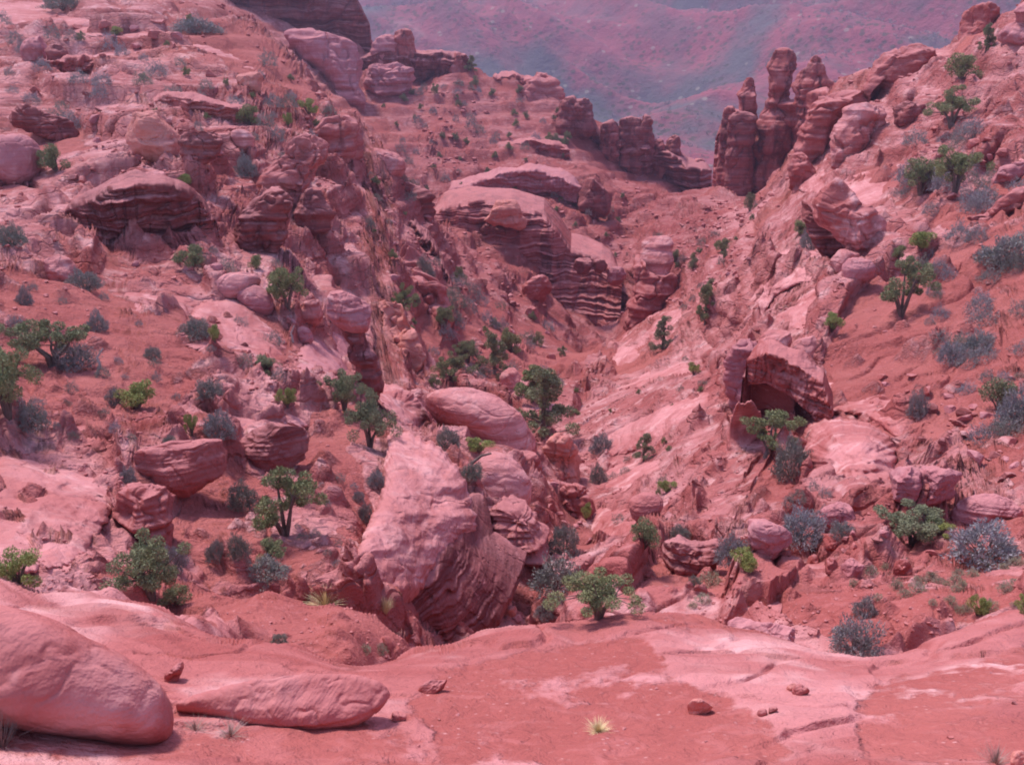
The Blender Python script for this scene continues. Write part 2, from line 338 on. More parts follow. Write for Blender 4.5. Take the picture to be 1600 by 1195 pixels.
def evaluate(AZ, LR):
    F0 = samp(QF, AZ, LR); Rr = np.exp(LR)
    X = Rr*np.sin(AZ); Y = Rr*np.cos(AZ); Z = F0*Rr
    dr = np.gradient(Rr, axis=1); zr = np.abs(np.gradient(Z, axis=1))+1e-6; da = Rr*R(70)/NA
    sp_ = np.maximum(dr, da)
    U0, V0 = project(X, Y, Z)
    wob = fbm2(X/Rr*9, LR*9, 4)*14 + fbm2(X/Rr*40, LR*30, 3)*7
    pS = paint(SOILP, U0+wob, V0+wob*.6); pR = paint(ROCKP, U0-wob*.7, V0+wob*.5)
    nb = 1-ss(3.5, 6, Rr); pS = blur(pS, 3); pR = blur(pR, 3); pS2 = blur(pS.copy(), 70); pR2 = blur(pR.copy(), 70); pS = pS+(pS2-pS)*nb; pR = pR+(pR2-pR)*nb
    natural = fbm2(X*.09, Y*.09, 3, 3.3)*.5 + fbm2(X*.35, Y*.35, 3, 8.1)*.45
    soil = np.clip(.36 + natural + pS*(.8-.42*nb) - pR*(.85-.42*nb) + nb*.06, 0, 1)
    soil = np.clip(soil + nb*(fbm2(X*1.6, Y*1.6, 5, 31)*.42+fbm2(X*9, Y*9, 3, 5)*.16), 0, 1)
    near = ss(3.0, 9, Rr); far = ss(220, 400, Rr)
    dZ = np.gradient(Z, axis=1)/np.maximum(np.gradient(Rr, axis=1), 1e-6)
    cliff = blur(ss(.7, 1.6, np.abs(dZ)), 6)
    lo_ = .22+.3*ss(22, 45, Rr); rough = ((1-ss(.45, .75, soil))*(1-lo_) + lo_)*(1-.6*cliff)
    pM = blur(paint(SMOOTHP, U0+wob, V0+wob*.6), 8); rough = rough*(1-.8*pM)
    rough = rough*ss(3, 7, Rr)+.5*(1-ss(3, 7, Rr))
    amp = near*(1-far)
    Z = Z + amp*rough*(fbm2(X*.16, Y*.16, 2, 1.1)*np.clip(Rr*.008, .05, .8))
    for wl, k in ((3.4, .08), (1.5, .07), (.65, .06), (.3, .05), (.15, .045), (.07, .035)):
        lod = ss(3, 7, wl/sp_)
        q = n2(X/wl+31*k, Y/wl-12*k); q2 = n2(X/wl*.6+5, Y/wl*.6+77)
        ridge = (1-np.abs(q)*2.2)*.5 + q2*.8
        Z = Z + lod*ridge*wl*k*rough*np.where(Rr < 5, .45, 1.0)*(.35+.65*near)
    # broken beds: plates of rock standing a little above or below their neighbours
    mid = near*(1-far)*(1-.6*cliff)
    for s_, hh, th in ((5.0, .20, .30), (2.2, .22, .30), (1.0, .22, .35), (.45, .22, .45)):
        wx = .35*s_*n2(X/s_*1.3, Y/s_*1.3); wy = .35*s_*n2(X/s_*1.3+40, Y/s_*1.3)
        b_, e_, i_ = cells(X+wx, Y+wy, s_, 1.5, .5)
        ew = np.maximum(.14, 2.2*sp_/s_); vis = (1-ss(.25, .6, ew))*(1-ss(.14, .3, s_/Rr))
        where = np.clip(ss(-.35, .25, n2(X/(s_*5)+9, Y/(s_*5)))+.15, 0, 1)
        hcap = np.minimum(1, .9*ew/.3)
        plate = (i_ > th)*ss(0, 1, e_/ew)*(.25+.75*i_)
        Z = Z + plate*hh*s_*vis*where*mid*np.clip(rough+.12, 0, 1)
        soil = np.clip(soil - plate*.42*vis*where*(soil < .9)*mid, 0, 1)
    wz = fbm2(X*.05, Y*.05, 3, 5.5)
    b_, e_, i_ = cells(X+.2*n2(X*2, Y*2), Y+.2*n2(X*2+7, Y*2), .75, 1.8, .4); fl_ = nb*(1-soil)
    Z = Z + fl_*.035*i_*ss(0, .12, e_)
    Z1 = terrace(Z, .06, 7, fbm2(X*.8, Y*.8, 3, 2)*.12); Z = Z+(Z1-Z)*nb*(1-soil)*.6
    Z = Z + nb*soil*.010*fbm2(X*6, Y*6, 3)
    kT = np.clip(rough*near*(1-far)*1.15, 0, 1)
    Z1 = terrace(Z, 1.7, np.clip(1.2*1.7/zr, 2, 12), wz*1.6); Z = Z + (Z1-Z)*kT*ss(14, 40, Rr)*.75*ss(2, 4, 1.7/zr)
    Z1 = terrace(Z, .55, np.clip(1.2*.55/zr, 2, 10), wz*.9); Z = Z + (Z1-Z)*kT*.7*ss(2, 4, .55/zr)
    Z1 = terrace(Z, .17, np.clip(1.2*.17/zr, 2, 8), wz*.6); Z = Z + (Z1-Z)*kT*(1-ss(25, 60, Rr))*.5*(.17/zr > 3)
    for s_, hh, th in ((2.0, .22, .8), (.9, .25, .7), (.42, .28, .66), (.2, .28, .72), (.09, .25, .8)):
        b_, e_, i_ = cells(X, Y, s_, 1.1, 1.1)
        ok = (i_ > th)*ss(5, 9, s_/sp_)*near*(1-far)*(1-ss(.1, .25, s_/Rr))
        bump = np.clip((.36-b_)*4.2, 0, 1)
        Z = Z + ok*hh*s_*bump*(.3+.9*i_)
        soil = np.clip(soil-ok*(bump > .15)*.5, 0, 1)
    return Rr, X, Y, Z, soil, near, far
def columns(az, D, na):
    """rows spaced by how much of the slope shows, smoothed over neighbouring columns"""
    for _ in range(na): D = (np.roll(D, 1, 0)+D*2+np.roll(D, -1, 0))/4
    cdf = np.concatenate([np.zeros((len(D), 1)), np.cumsum(D, 1)], 1); return cdf/cdf[:, -1:]
RCUT = 262.0
QL = QL; jq = QL < math.log(RCUT)
d = np.abs(np.diff(QF, axis=1)); d = np.sqrt(d**2 + (.055*(QL[1]-QL[0]))**2); kc = int(np.argmax(QL > math.log(RCUT)))
cdf = columns(QA, d[:, :kc], 14)
def grid(NA, NR, A0, cdf, L0, rows=None):
    t_ = np.linspace(-1, 1, NA); az = R(35)*t_ + R(13)*t_**9; qs = np.linspace(0, 1, NR)
    if L0.ndim == 1: LR0 = np.stack([np.interp(qs, c, L0) for c in cdf])
    else: LR0 = np.stack([np.interp(qs, c, l) for c, l in zip(cdf, L0)])
    ii = np.clip(np.interp(az, A0, np.arange(len(A0))), 0, len(A0)-1.001); i0 = ii.astype(int); fr = (ii-i0)[:, None]
    return az, LR0[i0]*(1-fr)+LR0[i0+1]*fr
NA, NR = 1250, 1500
az, LR = grid(NA, NR, QA, cdf, QL[:kc+1])
AZ = az[:, None] + 0*LR
Rr, X, Y, Z, soil, near, far = evaluate(AZ, LR)
def normals(X, Y, Z):
    tx = np.gradient(X, axis=0), np.gradient(X, axis=1); ty = np.gradient(Y, axis=0), np.gradient(Y, axis=1); tz = np.gradient(Z, axis=0), np.gradient(Z, axis=1)
    nx = ty[0]*tz[1]-tz[0]*ty[1]; ny = tz[0]*tx[1]-tx[0]*tz[1]; nz = tx[0]*ty[1]-ty[0]*tx[1]
    L = np.sqrt(nx**2+ny**2+nz**2)+1e-12; sg = np.sign(nz); return nx/L*sg, ny/L*sg, nz/L*sg
for _ in range(9):
    nx, ny, nz = normals(X, Y, Z); wt = ss(.85, .5, nz)
    Zs = Z.copy(); Zs[1:-1] = (Z[:-2]+2*Z[1:-1]+Z[2:])/4; Z = Z+(Zs-Z)*wt
nx, ny, nz = normals(X, Y, Z)
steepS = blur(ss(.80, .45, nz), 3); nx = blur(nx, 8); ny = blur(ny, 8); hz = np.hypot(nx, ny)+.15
# strata: beds of steep faces step in and out
zb = Z + .5*fbm2(X*.08, Y*.08, 2)
bed = n2(zb*2.1, X*.03+Y*.02)*.6 + n2(zb*6.3+50, X*.05)*.35
dsp = steepS*bed*np.clip(Rr*.008, .03, .45)*near
XX = X + nx/hz*dsp; YY = Y + ny/hz*dsp
varn = np.clip(steepS, 0, 1)*ss(60, 75, Rr); ruf = .12+.88*ss(4.5, 11, Rr)
UU = 800+FPX*np.tan(AZ)/CP; redbeds_shade = ss(42, 75, Rr)*ss(500, 620, UU)*(1-ss(1080, 1230, UU))*.85
orange = .22*ss(.1, .5, fbm2(X*.05, Y*.05, 2, 21))*ss(30, 60, Rr)
def gridmesh(name, mat, XX, YY, Z, at=None):
    a, n = Z.shape; id2 = np.arange(a*n).reshape(a, n); f = np.stack([id2[:-1, :-1], id2[1:, :-1], id2[1:, 1:], id2[:-1, 1:]], -1).reshape(-1, 4)
    return tag(mesh_obj(name, np.stack([XX, YY, Z], -1).reshape(-1, 3), f, mat, attrs=at), kind='structure')
# far valley: its own sheet, spurs and gullies running down towards the valley floor
fa = np.linspace(R(-48), R(48), 1000); fl = np.linspace(math.log(RCUT*.92), math.log(3300), 620); FA, FL = np.meshgrid(fa, fl, indexing='ij')
fR = np.exp(FL); fX = fR*np.sin(FA); fY = fR*np.cos(FA); fZ = samp(QF, FA, FL)*fR
wv = fbm2(fX*.0016, fY*.0016, 2, 9)*.8
sp = fX*.0055+fY*.0045
spur = 1-np.abs(n2(sp+wv, (fY-fX*.5)*.0009+wv))*2.4; spur2 = 1-np.abs(n2(sp*3.1+wv*2, (fY-fX*.4)*.003+3))*2.0
kf = ss(300, 620, fR)
fZ = fZ + kf*(spur*np.clip(fR*.062, 0, 55)+spur2*np.clip(fR*.024, 0, 20)+fbm2(fX*.012, fY*.012, 4, 4)*np.clip(fR*.009, 0, 9)) - kf*fR*.02
crest = np.clip(spur*.5+spur2*.35+.25+fbm2(fX*.01, fY*.01, 4, 6)*.6, 0, 1)
fZ = fZ - 3.0*(1-ss(RCUT*.92, RCUT*1.3, fR))
def cast0(u, v):
    a, t = azel(u, v); col = samp(QF, np.full(len(QL), a), QL); k = np.argmax(col > t); return math.exp(QL[k]) if col[k] > t else 900.
TE = Z/Rr
def cast(u, v, eps=0.0):
    """where the view line through a photograph pixel meets the ground -> x, y, z"""
    a, t = azel(u, v); i = int(round(np.interp(a, az, np.arange(NA)))); col = TE[i]
    k = np.argmax(col > t+eps)
    if col[k] <= t+eps: k = NR-1
    r = Rr[i, k]
    if k > 0 and col[k] != col[k-1]:
        f = min(max((t-col[k-1])/(col[k]-col[k-1]), 0), 1); r = Rr[i, k-1]*(1-f)+Rr[i, k]*f
    return r*math.sin(a), r*math.cos(a), r*t
def ground_z(x, y):
    a = math.atan2(x, y); r = math.hypot(x, y); i = int(round(np.interp(a, az, np.arange(NA))))
    return float(np.interp(r, Rr[i], Z[i]))
gridmesh('canyon_terrain', m_terr, XX, YY, Z, dict(soil=soil, steep=steepS, varnish=varn, orange=orange, ruf=ruf, redbeds_shade=redbeds_shade))
m_far, nt_, bs = new_mat('far_slope'); g = N(nt_)
c = g.mix(g.ramp(g.math('ADD', g.attr('crest'), g.math('SUBTRACT', g.noise(.02, 6, .7), .5)), .75, .35), (.36, .10, .12), (.13, .125, .13))
c = g.mix(g.ramp(g.noise(.035, 5, .7, .3), .42, .62, 0, .5), c, (.13, .115, .12))
c = g.mix(g.ramp(g.noise(.011, 4, .6, .5, dims=(1, .4, 3)), .62, .74, 0, .6), c, (.42, .25, .25))
sv = g.ramp(g.vor(.22), .25, .42, .75, 0)
c = g.mix(g.math('MULTIPLY', sv, g.ramp(g.noise(.02, 4, .7), .40, .58)), c, (.075, .085, .055))
c = g.mix(g.ramp(g.vor(.09), .10, .16, .6, 0), c, (.42, .36, .30))
nt_.links.new(c, bs.inputs['Base Color'])
nt_.links.new(g.bump(g.noise(.05, 5, .7), .8, 5.0), bs.inputs['Normal'])
gridmesh('far_valley', m_far, fX, fY, fZ, dict(crest=crest))
# ------------------------------------------------------------------ rocks
def mp_warp(g):
    vd = g.node('ShaderNodeVectorMath', operation='ADD'); nd = g.node('ShaderNodeTexNoise'); nd.inputs['Scale'].default_value = .9; g.nt.links.new(g.pos, nd.inputs['Vector'])
    g.nt.links.new(g.pos, vd.inputs[0]); g.nt.links.new(nd.outputs['Color'], vd.inputs[1])
    mp = g.node('ShaderNodeMapping'); mp.inputs['Scale'].default_value = (1, 1, 2.2); g.nt.links.new(vd.outputs[0], mp.inputs[0]); return mp.outputs[0]
def rock_mat(name, tone, band=.5, streak=0.0, bumpy=1.0):
    m, nt_, bs = new_mat(name); g = N(nt_)
    c = rock_graph(g)
    if tone == 'red': c = g.mix(.62, c, REDR)
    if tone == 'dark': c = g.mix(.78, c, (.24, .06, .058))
    if tone == 'purple': c = g.mix(.6, c, (.44, .175, .205))
    if tone == 'tan': c = g.mix(.8, c, (.66, .25, .20))
    beds = g.noise(1.0, 4, .7, .5, dims=(.1, .1, 4.0))
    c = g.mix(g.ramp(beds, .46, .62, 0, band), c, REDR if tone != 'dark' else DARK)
    if streak:
        vn = g.noise(1.2, 5, .6, .5, dims=(.8, .8, .12))
        c = g.mix(g.ramp(vn, .46, .62, 0, streak), c, DARK)
    sp = g.noise(2.5, 3, .7, .4)
    c = g.mix(g.ramp(sp, .60, .72, 0, .5), c, PALE if tone in ('pink', 'purple') else PINK)
    up = g.node('ShaderNodeSeparateXYZ'); nt_.links.new(g.nrm, up.inputs[0])
    dust = g.math('MULTIPLY', g.ramp(up.outputs[2], .82, .98), g.ramp(g.noise(1.7, 4, .6), .45, .6))
    c = g.mix(g.math('MULTIPLY', dust, .55), c, SOIL2)
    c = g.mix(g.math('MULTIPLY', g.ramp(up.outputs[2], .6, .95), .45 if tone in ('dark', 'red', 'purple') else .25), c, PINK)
    nt_.links.new(c, bs.inputs['Base Color'])
    h = g.math('ADD', g.noise(3.0, 5, .68, .5), g.math('MULTIPLY', g.noise(1.2, 4, .65, .6, dims=(.5, .5, 4)), .35))
    cr = g.math('MINIMUM', g.vor(.55, mp_warp(g), 'DISTANCE_TO_EDGE'), .05)
    h = g.math('ADD', h, g.math('MULTIPLY', cr, 6.0))
    pit = g.ramp(g.noise(5.5, 2, .5), .66, .74, 0, .5)
    h = g.math('SUBTRACT', h, pit)
    n1 = g.bump(h, .6*bumpy, .16)
    n2_ = g.bump(g.noise(40, 2, .75), .3, .02, n1)
    nt_.links.new(n2_, bs.inputs['Normal'])
    return m
RM = {'near': rock_mat('smooth_pink_sandstone', 'pink', .3, bumpy=.5), 'pink': rock_mat('pink_sandstone', 'pink', .35), 'red': rock_mat('red_sandstone', 'red', .5), 'dark': rock_mat('dark_sandstone', 'dark', .6, .45),
      'var': rock_mat('varnished_sandstone', 'red', .5, .75), 'purple': rock_mat('mauve_sandstone', 'purple', .3), 'tan': rock_mat('tan_sandstone', 'tan', .2)}
VX, VY, VZ = 0, CP, -SP
def smooth_outline(p, n, it):
    p = np.array(p, float)
    for _ in range(it):
        q = np.roll(p, -1, 0); p = np.stack([p*.75+q*.25, p*.25+q*.75], 1).reshape(-1, 2)
    d = np.hypot(*(np.roll(p, -1, 0)-p).T); s = np.concatenate([[0], np.cumsum(d)]); pp = np.vstack([p, p[:1]])
    t = np.linspace(0, s[-1], n, endpoint=False)
    return np.stack([np.interp(t, s, pp[:, 0]), np.interp(t, s, pp[:, 1])], 1)
RK = [0]
def rock(name, cat, label, out, mat='pink', T=.4, phi=None, p=2.6, amp=1.0, strata=.6, cut=0, r=None, push=0.0, ext=.22, jag=1.0, back=1.0, sm=2, parent=None, group=None, base=None, kind=None):
    RK[0] += 1; sd_ = RK[0]*3.77
    P2 = poly(out); A_ = np.array(P2)
    npx = max(A_[:, 0].max()-A_[:, 0].min(), A_[:, 1].max()-A_[:, 1].min())
    n = int(np.clip(npx*1.3, 28, 260)); kk = int(np.clip(n*.3, 9, 60))
    o2 = smooth_outline(P2, n, sm)
    cu, cv = o2.mean(0); bi = o2[o2[:, 1] > o2[:, 1].max()-max(2, .12*np.ptp(o2[:, 1]))]; ti = o2[o2[:, 1] < o2[:, 1].min()+max(2, .12*np.ptp(o2[:, 1]))]
    bu, bv = base or bi.mean(0); tu, tv = ti.mean(0)
    P0 = np.array(cast(bu, bv)) if r is None else None
    if r is not None:
        a, t = azel(bu, bv); P0 = np.array([r*math.sin(a), r*math.cos(a), r*float(t)])
    a, _ = azel(cu, cv); hx, hy = math.sin(a), math.cos(a)
    r0 = math.hypot(P0[0], P0[1])
    if phi is None:
        P1 = np.array(cast(tu, tv)); run = (P1[0]-P0[0])*hx+(P1[1]-P0[1])*hy; ph = math.atan2(P1[2]-P0[2], max(run, 1e-3))
        phi = math.degrees(ph)
        phi = min(max(phi, 22), 85)
    ph = R(phi); h3 = np.array([hx, hy, 0]); tt = h3*math.cos(ph)+np.array([0, 0, math.sin(ph)]); nn = -h3*math.sin(ph)+np.array([0, 0, math.cos(ph)])
    P0 = P0*(1-push)
    x, y, z = ray(o2[:, 0], o2[:, 1]); D = np.stack([x, y, z], 1); s = (P0@nn)/(D@nn); W3 = D*s[:, None]
    rt = np.cross(tt, nn)
    uu = (W3-P0)@rt; vv = (W3-P0)@tt
    ctr_v = vv.mean(); hh_ = np.ptp(vv); low = np.clip((ctr_v-vv)/(hh_*.5+1e-9), 0, 1)
    vv = vv - ext*hh_*low**1.5                       # the foot runs on into the ground
    an_ = np.arange(n)/n*2*np.pi; jn = n2(np.cos(an_)*2.6+sd_, np.sin(an_)*2.6)*.05+n2(np.cos(an_)*8+sd_, np.sin(an_)*8)*.035+n2(np.cos(an_)*20+sd_, np.sin(an_)*20)*.018
    uu = uu+(uu-uu.mean())*jn*jag*amp**.5; vv = vv+(vv-ctr_v)*jn*jag*amp**.5
    Q = np.stack([uu, vv], 1); c = Q.mean(0)
    size = math.sqrt(max(np.ptp(uu)*np.ptp(vv), 1e-9)); small = min(np.ptp(uu), np.ptp(vv))
    H = T*small
    ks = np.linspace(0, 1, kk+1)[:-1]; rings = np.sin(ks*np.pi/2)        # 0 = centre
    def shell(sign, hh):
        pts = []
        for q in rings[1:]:
            sm_ = c+(Q-c)*q
            if q < .8:                               # inner rings relax towards an ellipse so that lobed outlines do not crease
                pass
            hgt = hh*(1-q**p)**(1/p)
            pts.append(P0+sm_[:, :1]*rt+sm_[:, 1:]*tt+sign*hgt*nn)
        return np.stack(pts)
    Fr = shell(1, H); Bk = shell(-1, H*back)[::-1]; E = (P0+Q[:, :1]*rt+Q[:, 1:]*tt)[None]
    G = np.concatenate([Fr, E, Bk]); m = len(G)
    c0 = P0+c[0]*rt+c[1]*tt
    V = np.vstack([G.reshape(-1, 3), c0+H*nn, c0-H*back*nn])
    if cut == 0 and amp > .45: cut = 7; cl, ch = .72, .95
    elif cut < 0: cut = 0; cl, ch = 1, 1
    else: cl, ch = .62, .86
    if cut:
        rr = np.random.RandomState(RK[0]+11); ctr = c0
        for _ in range(cut):
            dn = rr.randn(3); dn[2] = dn[2]*.6+.25; dn -= nn*min(0, dn@nn)*1.6; dn /= np.linalg.norm(dn)
            e = (V-ctr)@dn; lim = e.max()*rr.uniform(cl, ch); ov = np.maximum(e-lim, 0); V = V-ov[:, None]*dn*.93
    x, y, z = V.T; S = size
    o_ = V-c0; wu = np.ptp(uu)/2+1e-6; wv = np.ptp(vv)/2+1e-6; wn = H+1e-6
    out_ = (o_@rt/wu**2)[:, None]*rt+(o_@tt/wv**2)[:, None]*tt+(o_@nn/wn**2)[:, None]*nn
    out_ /= (np.linalg.norm(out_, axis=1)[:, None]+1e-9)
    S = size = min(size, small*1.9)
    ef = np.ones(len(V)); ring_id = np.repeat(np.arange(m), n); q_ = np.abs(ring_id-len(Fr))/len(Fr)
    ef[:m*n] = .35+.65*np.clip(q_*4, 0, 1)                 # keep the traced outline where it was traced
    am = amp*S
    rid = 1-2*np.abs(fbm3(x/S*2.2, y/S*2.2, z/S*2.2, 3, sd_))
    dd = fbm3(x/S*1.3, y/S*1.3, z/S*1.3, 3, sd_)*.15 + fbm3(x/S*3.1, y/S*3.1, z/S*4, 2, sd_+9)*.05 - np.clip(rid-.75, 0, 1)*.16 + fbm3(x/S*7, y/S*7, z/S*9, 2, sd_+5)*.018
    V = V + out_*(dd*am*ef)[:, None]
    if strata:
        zz = z + .06*S*n3(x/S*1.5, y/S*1.5, z/S*1.5+sd_)
        lay = max(S*.11, .0012*r0*6)
        b_ = n2(zz/lay*.9+sd_, x*0+.5)*.7 + n2(zz/lay*2.3+sd_, x*0+3.5)*.35 + .5*np.round(n2(zz/lay*.55+sd_*2, x*0+1.5)*2)/2
        hd = out_.copy(); hd[:, 2] *= .1
        V = V + hd*(strata*.085*S*b_*(.45+.55*ef))[:, None]
    idx = np.arange(m*n).reshape(m, n); nx_ = np.roll(idx, -1, 1)
    f = np.stack([idx[:-1], idx[1:], nx_[1:], nx_[:-1]], -1).reshape(-1, 4)
    me = bpy.data.meshes.new(name); tris1 = [(m*n, int(idx[0, i]), int(nx_[0, i])) for i in range(n)]; tris2 = [(m*n+1, int(nx_[-1, i]), int(idx[-1, i])) for i in range(n)]
    org = P0 if parent is None else np.zeros(3)
    me.from_pydata((V-org).tolist(), [], f.tolist()+tris1+tris2); me.polygons.foreach_set('use_smooth', [True]*len(me.polygons)); me.update()
    me.materials.append(RM[mat]); ob = bpy.data.objects.new(name, me); COL.objects.link(ob)
    ob.location = org
    if parent is not None: ob.parent = parent; 
    else: tag(ob, label, cat, group, kind)
    return ob
def empty(name, loc, label, cat, group=None):
    o = bpy.data.objects.new(name, None); COL.objects.link(o); o.location = loc; o.empty_display_size = .1
    return tag(o, label, cat, group)

def band(label, top, bot, rs, mat='dark', dep=4.0, A=.5, batter=-.02, cols=.5, cat='cliff', name='cliff', seed=0, bd=10):
    """a continuous bedded wall: top and bottom edges in photograph pixels, range along it, real depth behind"""
    RK[0] += 1; sd_ = RK[0]*2.91+seed
    T_ = np.array(poly(top)); B_ = np.array(poly(bot)); rs = list(map(float, rs.split()))
    def arc(P_): d_ = np.concatenate([[0], np.cumsum(np.hypot(*np.diff(P_, axis=0).T))]); return d_/d_[-1], d_[-1]
    st, lt = arc(T_); sb, lb = arc(B_); nC = int(np.clip(max(lt, lb)*.8, 60, 420)); s = np.linspace(0, 1, nC)
    tu, tv = np.interp(s, st, T_[:, 0]), np.interp(s, st, T_[:, 1]); bu, bv = np.interp(s, sb, B_[:, 0]), np.interp(s, sb, B_[:, 1])
    r_ = np.interp(s, np.linspace(0, 1, len(rs)), rs); nR = int(np.clip(np.max(bv-tv)*1.1, 24, 160))
    rows = []; q = np.linspace(-.18, 1, nR)
    for t in q:                                   # front face, bottom (underground) to top
        u = bu+(tu-bu)*max(t, 0); v = bv+(tv-bv)*t; a, te = azel(u, v); rr_ = r_*(1+batter*.5*t*np.clip((bv-tv)/60, .2, 2)); rows.append(np.stack([rr_*np.sin(a), rr_*np.cos(a), rr_*te], 1))
    F0_ = rows[-1]; ax = F0_[:, :2]/np.linalg.norm(F0_[:, :2], axis=1)[:, None]
    env = np.clip(np.minimum(s, 1-s)*14, .05, 1)
    for k in range(1, 9):
        e = F0_.copy(); e[:, :2] += ax*(dep*k/8*env)[:, None]; e[:, 2] += .12*dep*math.sin(k/8*3)*env*.5; rows.append(e)
    for k in range(1, 4):
        e = rows[nR+7].copy(); e[:, 2] = e[:, 2]*(1-k/3)+(rows[0][:, 2]-1)*k/3; rows.append(e)
    G = np.stack(rows); V = G.reshape(-1, 3); m = len(G)
    wgt = np.ones(m); wgt[nR:nR+3] = [.6, .3, .12]; wgt[nR+3:] = .05; wgt[:3] = .3
    out_ = np.tile(-np.concatenate([ax, 0*ax[:, :1]], 1), (m, 1)); W_ = np.repeat(wgt, nC)
    hh = float(np.mean(G[nR-1][:, 2]-G[3][:, 2])); x, y, z = V.T; xs = np.tile(np.cumsum(np.concatenate([[0], np.linalg.norm(np.diff(F0_, axis=0), axis=1)])), m)
    lay = max(hh/bd, .0035*np.mean(r_)); zz = z+.9*lay*fbm3(x/lay/6, y/lay/6, z/lay/6, 3, sd_)
    beds = n2(zz/lay+sd_, xs/hh*.25)*.8+n2(zz/lay*2.4+sd_, xs/hh*.4+4)*.4+.5*np.round(2*n2(zz/lay*.45+sd_*2, xs/hh*.3))/2
    col = 1-2.4*np.abs(n2(xs/hh*1.5+sd_, zz/hh*.5))
    V = V+out_*(W_*A*(beds*(.35+.6*np.clip(fbm3(x/hh*1.1, y/hh*1.1, z/hh*1.1, 2, sd_+4)+.5, 0, 1))+cols*col+.95*fbm3(x/hh*1.4, y/hh*1.4, z/hh*1.4, 4, sd_)-.22*np.clip(.12-np.abs(n2(xs/hh*2.3+sd_, zz/hh*.8)), 0, .12)/.12))[:, None]
    V[:, 2] += np.repeat(np.clip((np.arange(m)-nR+4)/5, 0, 1), nC)*A*(.5*fbm2(x/hh*.9+sd_, y/hh*.9, 4)+.15)
    idx = np.arange(m*nC).reshape(m, nC); f = np.stack([idx[:-1, :-1], idx[:-1, 1:], idx[1:, 1:], idx[1:, :-1]], -1).reshape(-1, 4)
    org = V.mean(0); o = mesh_obj(name, V-org, f, RM[mat]); o.location = org
    return tag(o, label, cat)

def drape(name, cat, label, out, mat='pink', lift=.05, p=3.2, amp=1.0, smooth=3):
    """a broad slab lying on the slope: fits the slope under its outline, rises off it and runs down into it at the rim"""
    RK[0] += 1; sd_ = RK[0]*4.13; P2 = poly(out); A_ = np.array(P2); npx = max(np.ptp(A_[:, 0]), np.ptp(A_[:, 1])); n = int(np.clip(npx*1.2, 60, 300))
    o2 = smooth_outline(P2, n, smooth); c = o2.mean(0)
    an_ = np.arange(n)/n*2*np.pi; jn = n2(np.cos(an_)*2.6+sd_, np.sin(an_)*2.6)*.07+n2(np.cos(an_)*9+sd_, np.sin(an_)*9)*.05+n2(np.cos(an_)*24+sd_, np.sin(an_)*24)*.025
    o2 = c+(o2-c)*(1+jn[:, None])
    S_ = np.concatenate([c+(o2[::max(1, n//24)]-c)*q for q in (.25, .5, .75, .92)]); rr_ = np.array([cast0(*s) for s in S_]); w_ = 1/rr_
    def basis(P): u = (P[:, 0]-c[0])/npx; v = (P[:, 1]-c[1])/npx; return np.stack([np.ones_like(u), u, v, u*u, u*v, v*v], 1)
    keep = np.ones(len(S_), bool)
    for _ in range(4):
        co = np.linalg.lstsq(basis(S_[keep]), w_[keep], rcond=None)[0]; e = np.abs(basis(S_)@co-w_)/w_; keep = e < max(.03, np.median(e)*2)
    kk = int(np.clip(n*.28, 16, 70)); qs_ = np.sin(np.linspace(0, 1, kk+1)[1:]*np.pi/2); G = []
    for sgn, L_ in ((1, qs_), (-1, qs_[::-1][1:])):
        for q in L_:
            P = c+(o2-c)*q; r_ = 1/(basis(P)@co); h_ = (1-q**p)**(1/p) if q < 1 else 0
            u, v = P.T; a, te = azel(u, v); x_ = u*.014; y_ = v*.014
            nz_ = fbm2(x_+sd_, y_*1.6, 4)*.35+.25*np.clip(n2(x_*.5+sd_, y_*1.4)*3, -.5, .5)
            r_ = r_*(1-lift*h_*(1+amp*nz_)) if sgn > 0 else r_*(1+lift*.8*h_)
            r_ = r_*(1+.012*(1-h_)); G.append(np.stack([r_*np.sin(a), r_*np.cos(a), r_*te], 1))
    G = np.stack(G); m = len(G); V = G.reshape(-1, 3); c1 = G[0].mean(0); c2 = G[-1].mean(0); V = np.vstack([V, c1, c2])
    x, y, z = V.T; Sz = float(np.ptp(G[:, :, 0])); zz = z+.05*Sz*n3(x/Sz*2, y/Sz*2, z/Sz*2+sd_)
    V[:, 2] += .0013*Sz*amp*(n2(zz/(Sz*.05)+sd_, x/Sz)+.6*fbm3(x/Sz*6, y/Sz*6, z/Sz*6, 3, sd_))
    idx = np.arange(m*n).reshape(m, n); nx_ = np.roll(idx, -1, 1)
    f = np.stack([idx[:-1], idx[1:], nx_[1:], nx_[:-1]], -1).reshape(-1, 4); t1 = [(m*n, int(idx[0, i]), int(nx_[0, i])) for i in range(n)]; t2 = [(m*n+1, int(nx_[-1, i]), int(idx[-1, i])) for i in range(n)]
    org = V.mean(0); me = bpy.data.meshes.new(name); me.from_pydata((V-org).tolist(), [], f.tolist()+t1+t2); me.polygons.foreach_set('use_smooth', [True]*len(me.polygons)); me.update(); me.materials.append(RM[mat])
    ob = bpy.data.objects.new(name, me); COL.objects.link(ob); ob.location = org; return tag(ob, label, cat)
B, O_, C_ = ('boulder', 'boulder'), ('rock_outcrop', 'rock outcrop'), ('cliff', 'cliff')
def rk(k, label, out, **kw): return rock(k[0], k[1], label, out, **kw)
